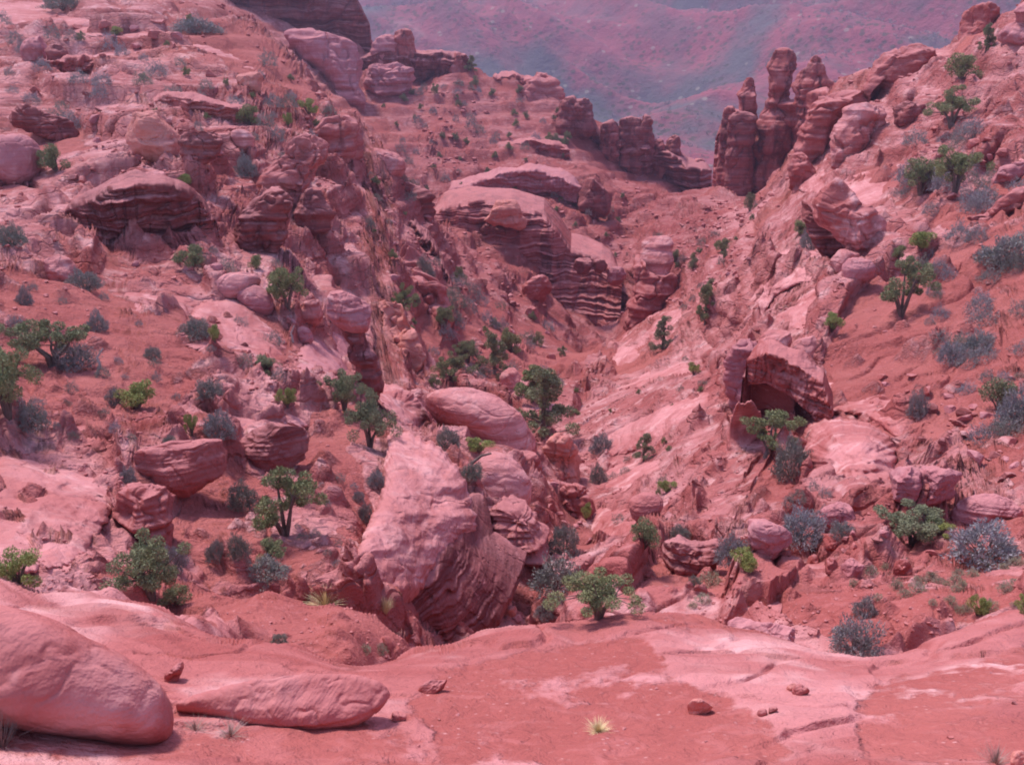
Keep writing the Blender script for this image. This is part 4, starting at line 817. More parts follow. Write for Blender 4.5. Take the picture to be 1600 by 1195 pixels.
# ------------------------------------------------------------------ plants
def leaf_mat(name, c1, c2, c3, sc=9.0):
    m, nt_, bs = new_mat(name); g = N(nt_)
    oi = g.node('ShaderNodeObjectInfo'); tc = g.node('ShaderNodeTexCoord')
    f = g.noise(sc, 3, .6, vec=tc.outputs['Object'])
    c = g.mix(g.ramp(f, .38, .62), c1, c2)
    c = g.mix(g.math('MULTIPLY', oi.outputs['Random'], .7), c, c3)
    nt_.links.new(c, bs.inputs['Base Color']); bs.inputs['Roughness'].default_value = .75
    bs.inputs['Transmission Weight'].default_value = 0
    return m
LM = {'drygrass': leaf_mat('dry_grass', (.34, .22, .19), (.44, .31, .26), (.3, .2, .18)), 'juniper': leaf_mat('juniper_foliage', (.20, .215, .10), (.33, .33, .15), (.24, .24, .16)),
      'bright': leaf_mat('bright_foliage', (.27, .30, .09), (.42, .42, .14), (.30, .32, .12)),
      'sage': leaf_mat('sagebrush_foliage', (.29, .265, .28), (.43, .385, .41), (.27, .26, .22)),
      'dark': leaf_mat('dark_scrub_foliage', (.27, .24, .23), (.38, .33, .33), (.24, .25, .18)),
      'straw': leaf_mat('straw_grass', (.86, .66, .34), (.9, .76, .48), (.82, .62, .34)),
      'cushion': leaf_mat('pale_cushion_foliage', (.40, .37, .24), (.5, .46, .32), (.36, .34, .26)),
      'bark': leaf_mat('grey_brown_bark', (.15, .10, .085), (.22, .16, .14), (.13, .09, .08)),
      'dead': leaf_mat('bleached_dead_wood', (.38, .29, .27), (.50, .40, .38), (.38, .3, .28))}
def tubes(segs):
    """segs: list of (points, radii) -> one mesh of tapered limbs"""
    V, F = [], []
    for pts, rad in segs:
        pts = np.array(pts, float); k = 6; base = len(V)
        for i, (p, r_) in enumerate(zip(pts, rad)):
            d_ = pts[min(i+1, len(pts)-1)]-pts[max(i-1, 0)]; d_ = d_/(np.linalg.norm(d_)+1e-9)
            a = np.cross(d_, [.3, .9, .2]); a /= np.linalg.norm(a); b = np.cross(d_, a)
            for j in range(k):
                t = 2*math.pi*j/k; V.append(p+r_*(math.cos(t)*a+math.sin(t)*b))
        for i in range(len(pts)-1):
            for j in range(k):
                F.append((base+i*k+j, base+i*k+(j+1) % k, base+(i+1)*k+(j+1) % k, base+(i+1)*k+j))
    return np.array(V), np.array(F)
def leaves(centres, rad, n, size, rr, flat=.8, up=.3):
    V = []
    for c, rc in zip(centres, rad):
        d_ = rr.randn(n, 3); d_ /= np.linalg.norm(d_, axis=1)[:, None]; q = c+d_*(rc*rr.uniform(.35, 1.0, (n, 1))**.6)*[1, 1, flat]
        a = rr.randn(n, 3)+d_*.5+[0, 0, up]; a /= np.linalg.norm(a, axis=1)[:, None]; b = np.cross(a, rr.randn(n, 3)); b /= np.linalg.norm(b, axis=1)[:, None]
        s_ = size*.85*rr.uniform(.6, 1.5, (n, 1))
        V.append(np.stack([q-b*s_*.45, q+b*s_*.45, q+a*s_*1.5], 1))
    V = np.concatenate(V).reshape(-1, 3); return V, np.arange(len(V)).reshape(-1, 3)
def tree_mesh(seed, kind):
    rr = np.random.RandomState(seed); segs = []; cen = []; rad = []
    if kind == 'tall':
        tr = [[0, 0, -.08], [.02, .01, .25], [-.02, .02, .5], [.02, 0, .75], [0, 0, .93]]; segs.append((tr, [.045, .038, .028, .018, .008]))
        for k in range(26):
            h = rr.uniform(.12, .95); a = rr.uniform(0, 6.28); L = (.36*(1-h)**.7+.07)*rr.uniform(.6, 1.1)
            e = np.array([math.cos(a)*L, math.sin(a)*L, h+.05*rr.randn()]); segs.append(([[0, 0, h*.85], e*[.5, .5, 1]-[0, 0, .03], e], [.014, .009, .004]))
            cen.append(e); rad.append(rr.uniform(.07, .125))
        for h in (.35, .5, .65, .8, .93): cen.append(np.array([0, 0, h])); rad.append(.09)
        n, s_ = 380, .020
    elif kind == 'round':
        for b in range(4):
            a = b*1.6+rr.rand(); r_ = rr.uniform(.12, .28); e = np.array([math.cos(a)*r_, math.sin(a)*r_, rr.uniform(.45, .7)])
            segs.append(([[0, 0, -.08], e*[.3, .3, .4], e*[.75, .75, .8], e], [.045, .035, .022, .01]))
            for k in range(9):
                d_ = rr.randn(3)*[.19, .19, .14]; q = e+d_+[0, 0, .03]; q[2] = max(q[2], .1); segs.append(([e*[.8, .8, .85], q], [.012, .004])); cen.append(q); rad.append(rr.uniform(.09, .15))
        n, s_ = 350, .021
    elif kind == 'scraggly':
        for b in range(6):
            a = b*1.05+rr.rand(); r_ = rr.uniform(.15, .42); e = np.array([math.cos(a)*r_, math.sin(a)*r_, rr.uniform(.3, .85)])
            segs.append(([[0, 0, -.08], e*[.2, .3, .35]+[.04, 0, 0], e*[.8, .6, .7], e], [.035, .028, .018, .008]))
            for k in range(5):
                q = e+rr.randn(3)*[.13, .13, .09]; q[2] = max(q[2], .1); segs.append(([e*[.7, .7, .8], q], [.010, .003])); cen.append(q); rad.append(rr.uniform(.07, .12))
        n, s_ = 380, .020
    else:   # low bush
        for b in range(16):
            a = rr.uniform(0, 6.28); r_ = rr.uniform(.05, .36); e = np.array([math.cos(a)*r_, math.sin(a)*r_, rr.uniform(.15, .62)*(1-r_*.9)])
            segs.append(([[0, 0, -.05], e*[.5, .5, .6], e], [.018, .012, .004])); cen.append(e); rad.append(rr.uniform(.09, .15))
        n, s_ = 320, .022
    return tubes(segs), leaves(cen, rad, n, s_, rr)
def sage_mesh(seed, n=4600):
    rr = np.random.RandomState(seed)
    d_ = rr.randn(n, 3); d_[:, 2] = np.abs(d_[:, 2])*.9+.08; d_ /= np.linalg.norm(d_, axis=1)[:, None]
    lump = 1+.7*n3(d_[:, 0]*2.2+seed, d_[:, 1]*2.2, d_[:, 2]*2.2)
    L = rr.uniform(.5, 1.0, (n, 1))**.5*(lump*.5)[:, None]; q = d_*L*[1, 1, .85]
    a = d_+rr.randn(n, 3)*.6; a /= np.linalg.norm(a, axis=1)[:, None]; b = np.cross(a, rr.randn(n, 3)); b /= np.linalg.norm(b, axis=1)[:, None]
    s_ = rr.uniform(.6, 1.5, (n, 1))
    V = np.stack([q-b*.0085*s_, q+b*.0085*s_, q+a*.045*s_], 1).reshape(-1, 3)
    st = [([[0, 0, -.04], d_[i]*L[i]*.5, d_[i]*L[i]*.95], [.012, .007, .003]) for i in range(26)]
    return tubes(st), (V, np.arange(len(V)).reshape(-1, 3))
def blades(seed, n=420, spread=.8, h=1.0):
    rr = np.random.RandomState(seed); a = rr.uniform(0, 6.28, n); t = rr.uniform(0, spread, n); L = rr.uniform(.5, 1, n)*h
    base = np.stack([np.cos(a)*t*.12, np.sin(a)*t*.12, np.zeros(n)-.03], 1); tip = base+np.stack([np.cos(a)*np.sin(t)*L, np.sin(a)*np.sin(t)*L, np.cos(t)*L], 1)
    m_ = (base+tip)/2+[0, 0, .06]; w_ = np.stack([-np.sin(a), np.cos(a), 0*a], 1)*.006
    V = np.stack([base-w_, base+w_, m_+w_, m_-w_], 1); V2 = np.stack([m_-w_, m_+w_, tip+w_*.2, tip-w_*.2], 1)
    V = np.concatenate([V, V2]).reshape(-1, 3); return V, np.arange(len(V)).reshape(-1, 4)
def proto(name, ps, offset=-5000):
    """one plant with named parts, kept as the first individual placed"""
    root = bpy.data.objects.new(name, None); root.empty_display_size = .1; ch = []
    for pn, (V, F), mt in ps:
        o = mesh_obj(pn, V, F, LM[mt], smooth=False); ch.append(o); o.parent = root
    COL.objects.link(root)
    return dict(root=root, ch=ch, used=False)
PR = {}
def reg(key, name, ps): PR.setdefault(key, []).append(proto(name, ps))
for sd_ in (1, 2): (t, l) = tree_mesh(sd_, 'tall'); reg('P', 'pinyon_tree', [('trunk', t, 'bark'), ('crown', l, 'juniper')])
for sd_ in (3, 4, 5): (t, l) = tree_mesh(sd_, 'round'); reg('J', 'juniper_tree', [('trunk', t, 'bark'), ('crown', l, 'juniper')])
for sd_ in (6, 7): (t, l) = tree_mesh(sd_, 'scraggly'); reg('R', 'juniper_tree', [('trunk', t, 'bark'), ('crown', l, 'juniper')])
for sd_ in (8, 9): (t, l) = tree_mesh(sd_, 'bush'); reg('G', 'green_bush', [('stems', t, 'bark'), ('foliage', l, 'bright')])
for sd_ in (10, 11): (t, l) = tree_mesh(sd_, 'bush'); reg('D', 'dark_bush', [('stems', t, 'bark'), ('foliage', l, 'juniper')])
for sd_ in (12, 13, 14): (t, l) = sage_mesh(sd_); reg('S', 'sagebrush', [('stems', t, 'bark'), ('foliage', l, 'sage')])
for sd_ in (15, 16): (t, l) = sage_mesh(sd_); reg('K', 'grey_bush', [('stems', t, 'bark'), ('foliage', l, 'dark')])
for sd_ in (17, 18): (t, l) = sage_mesh(sd_, 1800); reg('C', 'cushion_plant', [('stems', t, 'bark'), ('foliage', l, 'cushion')])
reg('Y', 'grass_tuft', [('blades', blades(21, 420), 'straw')])
reg('Y', 'grass_tuft', [('blades', blades(22, 260, 1.4, .8), 'straw')])
reg('Z', 'dry_grass_tuft', [('blades', (lambda v, f: (v*[1, 1, 1], f))(*blades(23, 150, 1.35)), 'drygrass')])
# simple one-mesh plants for the many far small ones
def single(key, name, V, F, mt):
    o = mesh_obj(name, V, F, LM[mt], smooth=False); PR.setdefault(key, []).append(dict(root=o, ch=[], used=False))
for k_, sd_ in enumerate((31, 32, 33)):
    (tv, tf), (lv, lf) = tree_mesh(sd_, 'bush'); single('d', 'small_bush', lv, lf, 'juniper')
    (tv, tf), (lv, lf) = sage_mesh(sd_, 1800); single('s', 'small_sagebrush', lv*1.0, lf, 'sage')
    (tv, tf), (lv, lf) = sage_mesh(sd_+5, 1800); single('k', 'small_grey_bush', lv*1.0, lf, 'dark')
LANDS = [(k.split(' ', 2)) for k in '''1495 45 cliff block on the right skyline;1415 175 dark angular block;1200 160 tallest spire;1520 110 dark spreading bush;1486 180 juniper by the white patch
1438 280 wind shaped juniper;1492 275 taller upper right juniper;1440 378 vivid green bush;1408 455 scraggly two toned juniper;1575 390 right edge sagebrush;1526 540 round blue grey bush;1562 620 olive bush;1590 640 tall right edge brush
1432 630 dead looking thin bush;1360 692 small brown perched block;1440 750 split angular pair;1300 310 stepped undercut ledge;1130 380 dark talus bush;1070 405 bushes by the bend slab;1172 315 bush under the spires;1102 480 ragged pinyon;1030 400 pale slab at the canyon bend
930 300 dark square alcove block;990 230 far ridge towers;830 140 pale humps on the far crest;820 290 curved mauve ledge;700 100 upper ridge wall;620 90 stubby ridge towers;600 255 pale humped outcrop;632 320 dark bedded pillars;575 395 mushroom shaped cap;664 420 bush on the red rib
840 445 orange edged block;798 592 pale pink ravine block;850 640 big ravine pinyon;772 560 slender dark pinyon;706 585 juniper above the egg boulder;695 500 juniper among orange rocks;750 370 shaded inner canyon cliff;920 480 black cleft cliff
540 490 hoodoo;450 455 upright juniper;380 460 nestled oval boulders;230 205 orange rock nose;390 182 round shoulder juniper;480 165 bush above the fluted wall;90 245 juniper by the mauve egg boulder;30 245 mauve egg boulder;80 85 upper left boulder pair;182 50 flat upper left bush
310 45 long grey top brush;180 340 many layered overhang;410 340 shaded concave wall;500 225 red fluted wall;340 515 soil capped dome;214 620 yellow green left bush;80 545 spreading left juniper;12 610 left edge juniper;132 440 grey brush by the red overhang;420 690 dark slanting boulder
225 800 stepped red block;446 790 loose grey green juniper;588 745 round blue grey slope bush;650 790 great pale slab;238 900 large hollow juniper;780 745 lower round boulder;870 890 large slot bush;900 790 broken red ledges;985 840 dark green flank bush;1010 785 smooth rounded flank slab
1006 700 tall thin sapling;940 690 grey crease bushes;1035 520 lone flank pinyon;1195 690 leaning juniper;1200 835 hollow sided boulder;1300 805 pyramid boulder;1425 820 scraggly leaning tree;1540 850 widest right edge sagebrush;1410 888 pale topped red block;1335 888 flat angular purple block
1230 910 pocked pink slab;1336 1000 sagebrush behind the lip;1528 945 bright bush near the right edge;1092 1102 squarish tan stone;935 1135 straw tuft;1250 1076 broken stone cluster;1200 1110 pair of tiny stones;1580 1180 white corner pebble;1040 868 dark overhanging boulder;1075 600 little green flank bush;675 1072 thin flat rock flake;622 1118 flat pinkish stone;1500 20 top right skyline'''.replace('\n', ';').split(';')]
LANDS = [(float(a), float(b), c) for a, b, c in LANDS]
MANY = []
def many(o, u, v, noun, plural):
    a = min(LANDS, key=lambda l: (l[0]-u)**2+(l[1]-v)**2); MANY.append((o, u, v, noun, plural, a[2]))
def finish_many():
    bk = {}
    for m in MANY: bk.setdefault((m[3], m[5]), []).append(m)
    ORD = ['leftmost', 'second', 'third', 'fourth', 'fifth', 'sixth', 'seventh', 'eighth', 'ninth', 'tenth', 'eleventh', 'twelfth', 'thirteenth', 'fourteenth', 'fifteenth', 'sixteenth']
    for (noun, land), L in bk.items():
        L.sort(key=lambda m: m[1])
        for i, m in enumerate(L):
            if len(L) == 1: m[0]['label'] = 'the one '+noun+' nearest the '+land
            elif i == 0: m[0]['label'] = 'leftmost '+noun+' of those nearest the '+land
            elif i == len(L)-1: m[0]['label'] = 'rightmost '+noun+' of those nearest the '+land
            else: m[0]['label'] = (ORD[i] if i < 16 else 'later')+' '+noun+' from the left near the '+land
CATS = {'P': 'tree', 'J': 'tree', 'R': 'tree', 'G': 'bush', 'D': 'bush', 'S': 'sagebrush', 'K': 'bush', 'C': 'cushion plant', 'Y': 'grass tuft', 'Z': 'grass tuft', 'd': 'bush', 's': 'sagebrush', 'k': 'bush'}
pc = [0]
def plant(kind, u, v, wpx, hpx, label, group=None, lean=0.0, sink=.02):
    pc[0] += 1; L = PR[kind]; pr = L[pc[0] % len(L)]
    x, y, z = cast(u, v)
    D_ = math.sqrt(x*x+y*y+z*z); k = D_/FPX*1.02
    wn = {'P': .75, 'J': .95, 'R': 1.0, 'G': .95, 'D': .95, 'd': .95}.get(kind, 1.0); hn = {'P': 1.0, 'J': .9, 'R': .95, 'G': .7, 'D': .7, 'd': .7, 'Y': .9, 'Z': .7}.get(kind, .5)
    hx_ = hpx or wpx*.8
    if not pr['used']:
        r_ = pr['root']; pr['used'] = True
    else:
        r_ = pr['root'].copy(); COL.objects.link(r_)
        for c in pr['ch']:
            c2 = c.copy(); COL.objects.link(c2); c2.parent = r_
    for k_ in ('group',):
        if k_ in r_: del r_[k_]
    sx = wpx*k/wn; sz = hx_*k/hn/math.cos(R(22))*.92
    r_.location = (x, y, z-sink*sz); r_.scale = (sx, sx, sz); r_.rotation_euler = (0, lean, (pc[0]*2.39996) % 6.283 if not lean else 0)
    return tag(r_, label, CATS[kind], group)
PL = """
J|935|966|92|70|round green juniper standing just behind the pale lip in the centre
R|1195|715|92|72|leaning juniper with an open crown in front of the alcove
K|1236|745|52|70|dark drooping bush touching the big rounded nose of rock
D|1005|855|62|55|dark green bush below the smooth rounded slab on the right flank
K|1062|840|26|22|small dark bush right of the dark green bush on the right flank
P|850|682|80|112|big green pinyon, front one of the pair at the ravine bottom
P|832|628|58|62|pinyon growing behind the big one at the ravine bottom
P|772|584|46|66|dark slender pinyon left of the ravine bottom pair
D|800|550|52|42|bushy pinyon mass behind the dark slender pinyon
J|706|600|44|46|round juniper above the huge egg shaped boulder
J|731|566|36|34|juniper just up the ravine from the one above the egg shaped boulder
J|695|516|32|40|round juniper among orange rocks up the left ravine side
J|629|490|34|38|small juniper on the orange rib below the mushroom shaped cap
J|450|482|54|62|upright juniper between the nestled oval boulders and the hoodoo
J|538|640|56|62|juniper at the left foot of the pale shoulder of rock, upper of two
J|578|698|64|76|bushy juniper at the left foot of the pale shoulder, lower of two
G|748|706|52|30|green sprig bush growing between the two great centre boulders
K|738|745|34|26|grey bush in the crack beside the lower round boulder
K|700|700|36|40|dark bush in the crack left of the huge egg shaped boulder
P|1035|546|34|52|lone pinyon on the right ravine flank near the skyline of the flank
P|1102|502|32|60|thin ragged pinyon on the red talus left of the broad slab
P|1006|720|30|46|thin tall sapling on the pink right flank
S|940|705|34|32|grey bush on the pink right flank, upper of two in a crease
K|934|752|26|30|grey bush on the pink right flank, lower of two in a crease
G|1042|768|36|24|pale green bush above the smooth rounded slab
G|1084|586|24|26|small green bush below the ragged pinyon
G|1300|516|40|34|bright green bush right of the squarish pale boulder cap
R|1408|492|72|80|scraggly two toned juniper on the upper right shelf
R|1425|850|96|66|scraggly grey green tree leaning over the pale low slab
G|1468|835|42|26|yellow green bush at the foot of the scraggly leaning tree
G|1165|890|56|42|bright green bush among boulders at the foot of the pale ramp
S|1142|878|48|46|blue grey sagebrush left of the bright green bush
S|1252|842|66|50|grey sagebrush between the hollow sided and pyramid boulders
S|1316|838|34|26|pale blue sagebrush right of the pyramid boulder
S|1540|872|96|52|widest blue grey sagebrush, at the right edge under the purple boulder
S|1336|1020|66|56|blue grey sagebrush right behind the foreground lip
C|1316|990|22|18|yellowish cushion touching the sagebrush behind the lip
K|1352|962|34|34|dark grey bush uphill of the sagebrush behind the lip
G|1528|962|34|40|bright yellow green bush on the orange soil near the right edge
G|1602|955|32|34|green bush cut by the right edge above the lip
J|238|934|88|90|large green juniper in the hollow left of centre
D|276|945|56|40|low dark branches on the right of the large hollow juniper
K|272|888|36|42|dark grey bush touching the right of the large hollow juniper
R|446|836|104|104|big loose grey green juniper on the red slope left of the slab
D|420|872|58|38|low dark green bush under the loose grey green juniper
K|412|900|66|28|spreading dark brush below the loose grey green juniper
K|380|792|38|46|grey bush left of the loose grey green juniper
K|374|868|30|38|small grey bush left of the low dark green bush
K|337|874|26|34|pair of tiny grey bushes read as one below the stepped block
S|588|757|27|27|round blue grey bush on bare red soil beside the great slab
K|560|782|18|18|tiny grey bush below the round blue grey one
K|572|812|22|30|little ragged grey bush beside the edge of the great slab
G|214|638|72|50|yellow green bush on open red soil mid left
K|180|630|26|24|small dark bush left of the yellow green bush
R|80|572|92|76|spreading juniper with grey lower branches on the left
K|118|572|54|36|grey brush at the right foot of the spreading juniper
J|12|650|76|98|dark juniper cut by the left edge
K|48|668|44|40|grey bush right of the juniper cut by the left edge
K|238|560|24|20|lone round grey bush on the red soil mid left
K|305|526|44|28|dark bush on the soil capped dome
G|336|534|28|34|little green juniper on the soil capped dome
D|416|582|54|32|low green bush right of the soil capped dome
G|449|634|36|38|bright green bush on the crest of the chalky mound
K|327|618|38|28|dark grass like bush left of the chalky mound
K|342|682|44|44|grey brush left of the dark slanting boulder
G|300|680|22|46|narrow green shrub on the lip of red rock
K|265|698|20|20|small round bush above the stepped red block
K|200|752|24|22|grey tuft of a bush on top of the stepped red block
K|132|452|44|32|dark grey brush in front of the red banded overhang
K|40|476|20|28|small upright grey bush on red soil near the left edge
S|152|516|30|28|pale grey bush left of the soil capped dome
K|20|382|36|30|brown green bush at the left edge under the pale shelf
D|300|416|58|42|dark wide bush below the many layered overhang
D|400|420|30|26|dark bush above the nestled oval boulders
D|90|266|52|46|yellowish juniper beside the egg shaped boulder
D|390|196|42|36|dark round juniper on the left slope shoulder
G|182|56|24|16|small flat bush on the upper left slope
G|482|178|32|28|green bush above the tall red fluted wall
G|450|198|18|26|narrow green bush left of the one above the fluted wall
S|386|276|34|34|blue grey bush above the shaded concave wall
G|290|290|30|22|yellowish bush beside the pale cap rock
K|100|14|50|24|brown bush at the very top left
S|310|52|60|22|long grey brush on the top of the left slope
K|872|918|78|50|large blue grey bush at the foot of the slot
K|880|862|44|54|grey bush just up the ravine from the large one
K|852|962|30|24|small bush at the very bottom of the slot
G|916|812|28|36|light green bush beside the broken red ledges
G|28|912|76|62|yellow green bush behind the left foreground slab
Y|509|944|52|34|bright yellow grass tuft on the purple slab left of centre
Y|602|958|24|28|pale yellow grass tuft at the tip of the great slab
C|596|1020|20|18|pale round cushion plant on the red mound left of centre
C|571|1018|20|14|flatter yellowish cushion left of the pale round one
K|436|1004|24|16|little grey bush at the edge of the flat foreground slab
Y|935|1142|36|13|flattened pale straw tuft on the red foreground soil
Z|1556|1192|34|22|dry grey grass tuft at the bottom right corner
Z|360|1148|36|14|dry grass under the long foreground slab
Z|0|1165|60|60|grey twiggy grass at the left edge below the big boulder
Z|305|1140|30|12|wispy grass under the left end of the long slab
C|1112|914|34|24|pale cushion in front of the dark overhanging boulder
K|1085|914|20|16|grey cushion left of the pale one by the overhanging boulder
C|1098|938|24|12|pale green cushion on the shelf left of the pocked slab
C|1082|948|14|12|tiny pale cushion beside the edge of the pocked slab
C|1333|915|14|14|tiny yellow cushion in front of the flat angular purple block
D|1503|124|60|40|dark spreading bush on the right hillside below the cliff block
P|1540|82|22|36|narrow green tree between the cliff block and the corner cliff
J|1486|198|52|44|grey green juniper beside the white rock patch
J|1438|302|52|46|wind shaped juniper, left of two on the upper right slope
J|1492|304|52|64|taller juniper, right of two on the upper right slope
G|1440|390|50|34|vivid green bush on the upper right slope
D|1404|404|26|24|dark green bush left of the vivid green one
S|1575|412|70|46|grey blue sagebrush at the right edge of the upper slope
D|1562|640|64|56|olive bush near the right edge above the rubble
S|1590|668|56|64|tall grey brush at the right edge above the rubble
S|1526|552|42|36|round blue grey bush on open soil near the right edge
S|1485|566|34|34|paler feathery bush left of the round blue grey one
K|1432|650|28|40|dead looking thin bush in the middle of the right slope
D|1130|392|32|26|dark bush on the talus, right of the pair by the bend slab
D|1083|422|22|24|dark round bush, left of the two on the talus
D|1057|412|26|26|green bush touching the pale slab at the canyon bend
D|1172|330|22|34|slender dark bush under the spires
K|1268|392|34|44|dark bush in the hollow of the right rim ledge
D|1250|364|36|22|green bush on top of the right rim
K|664|436|26|40|blue grey bush on the red bouldery rib
P|736|112|16|22|tiny dark tree at the right end of the ridge wall
G|1410|930|0|0|skip
"""
for row in PL.strip().split('\n'):
    k, u, v, w_, h_, lab = row.split('|')
    if float(w_): plant(k, float(u), float(v), float(w_), float(h_), lab, lean=.35 if 'leaning juniper' in lab else 0.0)
# clusters of look-alikes: kind weights, outline, count, width range in pixels, label, group
def scatter(poly_s, n, seed, mind=9):
    P_ = poly(poly_s); xs = [p[0] for p in P_]; ys = [p[1] for p in P_]; rr = np.random.RandomState(seed); out = []
    t = 0
    while len(out) < n and t < 6000:
        t += 1; u = rr.uniform(min(xs), max(xs)); v = rr.uniform(min(ys), max(ys))
        if inpoly(np.array([u]), np.array([v]), P_)[0] and all((u-a)**2+(v-b)**2 > mind**2 for a, b in out): out.append((u, v))
    return out, rr
for kinds, ps, n, lo, hi, lab, grp, sd_ in (
    ('dd', '590 140 700 125 800 130 880 160 900 230 820 300 720 300 640 260 600 200', 40, 9, 20, 'small dark green bush dotted on the red hill under the upper ridge', 'dark bushes on the middle hill', 1),
    ('ks', '590 150 700 130 860 160 880 250 760 310 640 270', 30, 8, 18, 'small grey bush dotted on the red hill under the upper ridge', 'grey bushes on the middle hill', 2),
    ('ss', '1430 200 1560 170 1600 200 1600 740 1540 720 1480 560 1440 420 1400 330', 38, 18, 38, 'blue grey sagebrush scattered over the right hand slope', 'sagebrush on the right slope', 3),
    ('kk', '1430 200 1560 170 1600 200 1600 760 1500 700 1440 520 1380 440 1400 330', 26, 14, 30, 'small dark grey bush scattered over the right hand slope', 'dark bushes on the right slope', 4),
    ('dk', '720 430 840 500 890 560 880 600 830 570 740 520 660 560 700 610 740 630 680 620 620 520 640 450', 26, 14, 30, 'small bush crowding the floor of the ravine beyond the centre boulders', 'bushes on the ravine floor', 5),
    ('ss', '690 430 850 500 900 560 860 620 780 640 700 620 650 540', 18, 16, 32, 'pale grey bush among the rocks on the ravine floor', 'grey brush on the ravine floor', 6),
    ('dk', '1030 350 1180 320 1190 380 1120 470 1050 500 1020 450', 22, 9, 20, 'tiny dark bush on the red talus below the spires', 'bushes on the talus below the spires', 7),
    ('ks', '0 20 300 30 520 150 500 300 400 290 250 150 120 260 0 140', 46, 12, 28, 'small grey bush among the broken ledges of the left hill', 'grey bushes on the left hill', 8),
    ('dd', '60 10 300 40 520 120 540 260 400 260 300 200 150 160', 14, 12, 22, 'small dark green bush among the broken ledges of the left hill', 'green bushes on the left hill', 9),
    ('ks', '0 430 230 480 300 600 230 700 60 690 0 620', 26, 10, 24, 'small grey bush on the red soil bench at mid left', 'bushes on the soil bench', 10),
    ('kk', '300 390 440 400 480 560 420 610 340 640 300 560', 12, 14, 28, 'dark low bush in the rocky hollow around the nestled oval boulders', 'bushes round the oval boulders', 11),
    ('CC', '1330 890 1600 870 1600 950 1480 960 1360 935', 30, 10, 24, 'little pale cushion plant on the orange soil shelf at lower right', 'cushion plants on the orange shelf', 12),
    ('kd', '900 600 1050 540 1110 580 1100 740 1020 800 960 840 900 760', 18, 10, 22, 'tiny bush rooted in a crack of the pink right ravine flank', 'bushes on the pink flank', 13),
    ('kd', '560 240 660 280 720 420 680 470 600 420 560 330', 18, 10, 22, 'tiny bush in the gully below the pale humped outcrop', 'bushes in the left gully', 14),
    ('dk', '870 280 980 310 1000 360 960 420 900 380 860 320', 14, 7, 14, 'speck of a bush on the far scree by the canyon bend', 'bushes on the far scree', 15),
    ('ks', '1200 760 1290 760 1330 840 1240 860', 7, 14, 26, 'small grey bush in front of the shaded alcove floor', 'bushes below the alcove', 16),
    ('ks', '380 790 560 740 580 860 480 910 340 900', 18, 8, 18, 'tiny grey bush on the red slope left of the great pale slab', 'bushes on the red slope', 17)):
    pts, rr = scatter(ps, n, sd_)
    for i, (u, v) in enumerate(pts):
        w_ = rr.uniform(lo, hi); kd = kinds[rr.randint(2)]; o = plant(kd, u, v, w_, w_*rr.uniform(.65, 1.0), lab, grp)
        nn_ = {'d': 'small dark green bush', 's': 'pale grey sagebrush', 'k': 'small dark grey bush', 'C': 'tiny pale cushion plant'}[kd]; many(o, u, v, nn_, '')
for L in PR.values():
    for pr in L:
        if not pr['used']:
            for c in pr['ch']: bpy.data.objects.remove(c)
            bpy.data.objects.remove(pr['root'])
# dead wood
def stick(name, label, path, r0, mt='dead'):
    pts = [np.array(cast(*path[0]))]
    D0 = np.linalg.norm(pts[0])
    for u, v in path[1:]:
        x, y, z = ray(u, v); d_ = np.array([x, y, z]); pts.append(d_/np.linalg.norm(d_)*D0)
    V, F = tubes([(pts, np.linspace(r0, r0*.4, len(pts)))]); tag(mesh_obj(name, V, F, LM[mt]), label, 'dead wood')
stick('dead_branch', 'bleached dead stick standing on the red soil at mid left', [(152, 586), (156, 570), (152, 558), (161, 544)], .035)
stick('dead_branch', 'pale crooked twig in front of the small round boulder by the hoodoo', [(458, 535), (455, 520), (460, 508)], .035)
stick('dead_branch', 'weathered fallen trunk between the two great centre boulders', [(714, 738), (732, 728), (752, 712), (768, 708)], .05, 'bark')

# ------------------------------------------------------------------ loose rocks
def chip(seed):
    rr = np.random.RandomState(seed); import bmesh
    bm = bmesh.new(); bmesh.ops.create_icosphere(bm, subdivisions=4, radius=1.0)
    V = np.array([v.co for v in bm.verts])*[1, rr.uniform(.6, .9), rr.uniform(.4, .7)]
    for _ in range(14):
        d_ = rr.randn(3); d_ /= np.linalg.norm(d_); e = V@d_; ov = np.maximum(e-e.max()*rr.uniform(.5, .85), 0); V = V-ov[:, None]*d_*.96
    V += .035*fbm3(V[:, 0]*2, V[:, 1]*2, V[:, 2]*3, 3, seed)[:, None]*V
    V[:, 2] += .12
    F = np.array([[v.index for v in f.verts] for f in bm.faces]); bm.free(); return V*.5, F
CH = []
for k_ in range(6):
    for mt in ('pink', 'red', 'purple', 'dark'):
        V, F = chip(50+k_); me = mesh_obj('rock', V, F, RM[mt], smooth=False); CH.append(me.data); bpy.data.objects.remove(me)
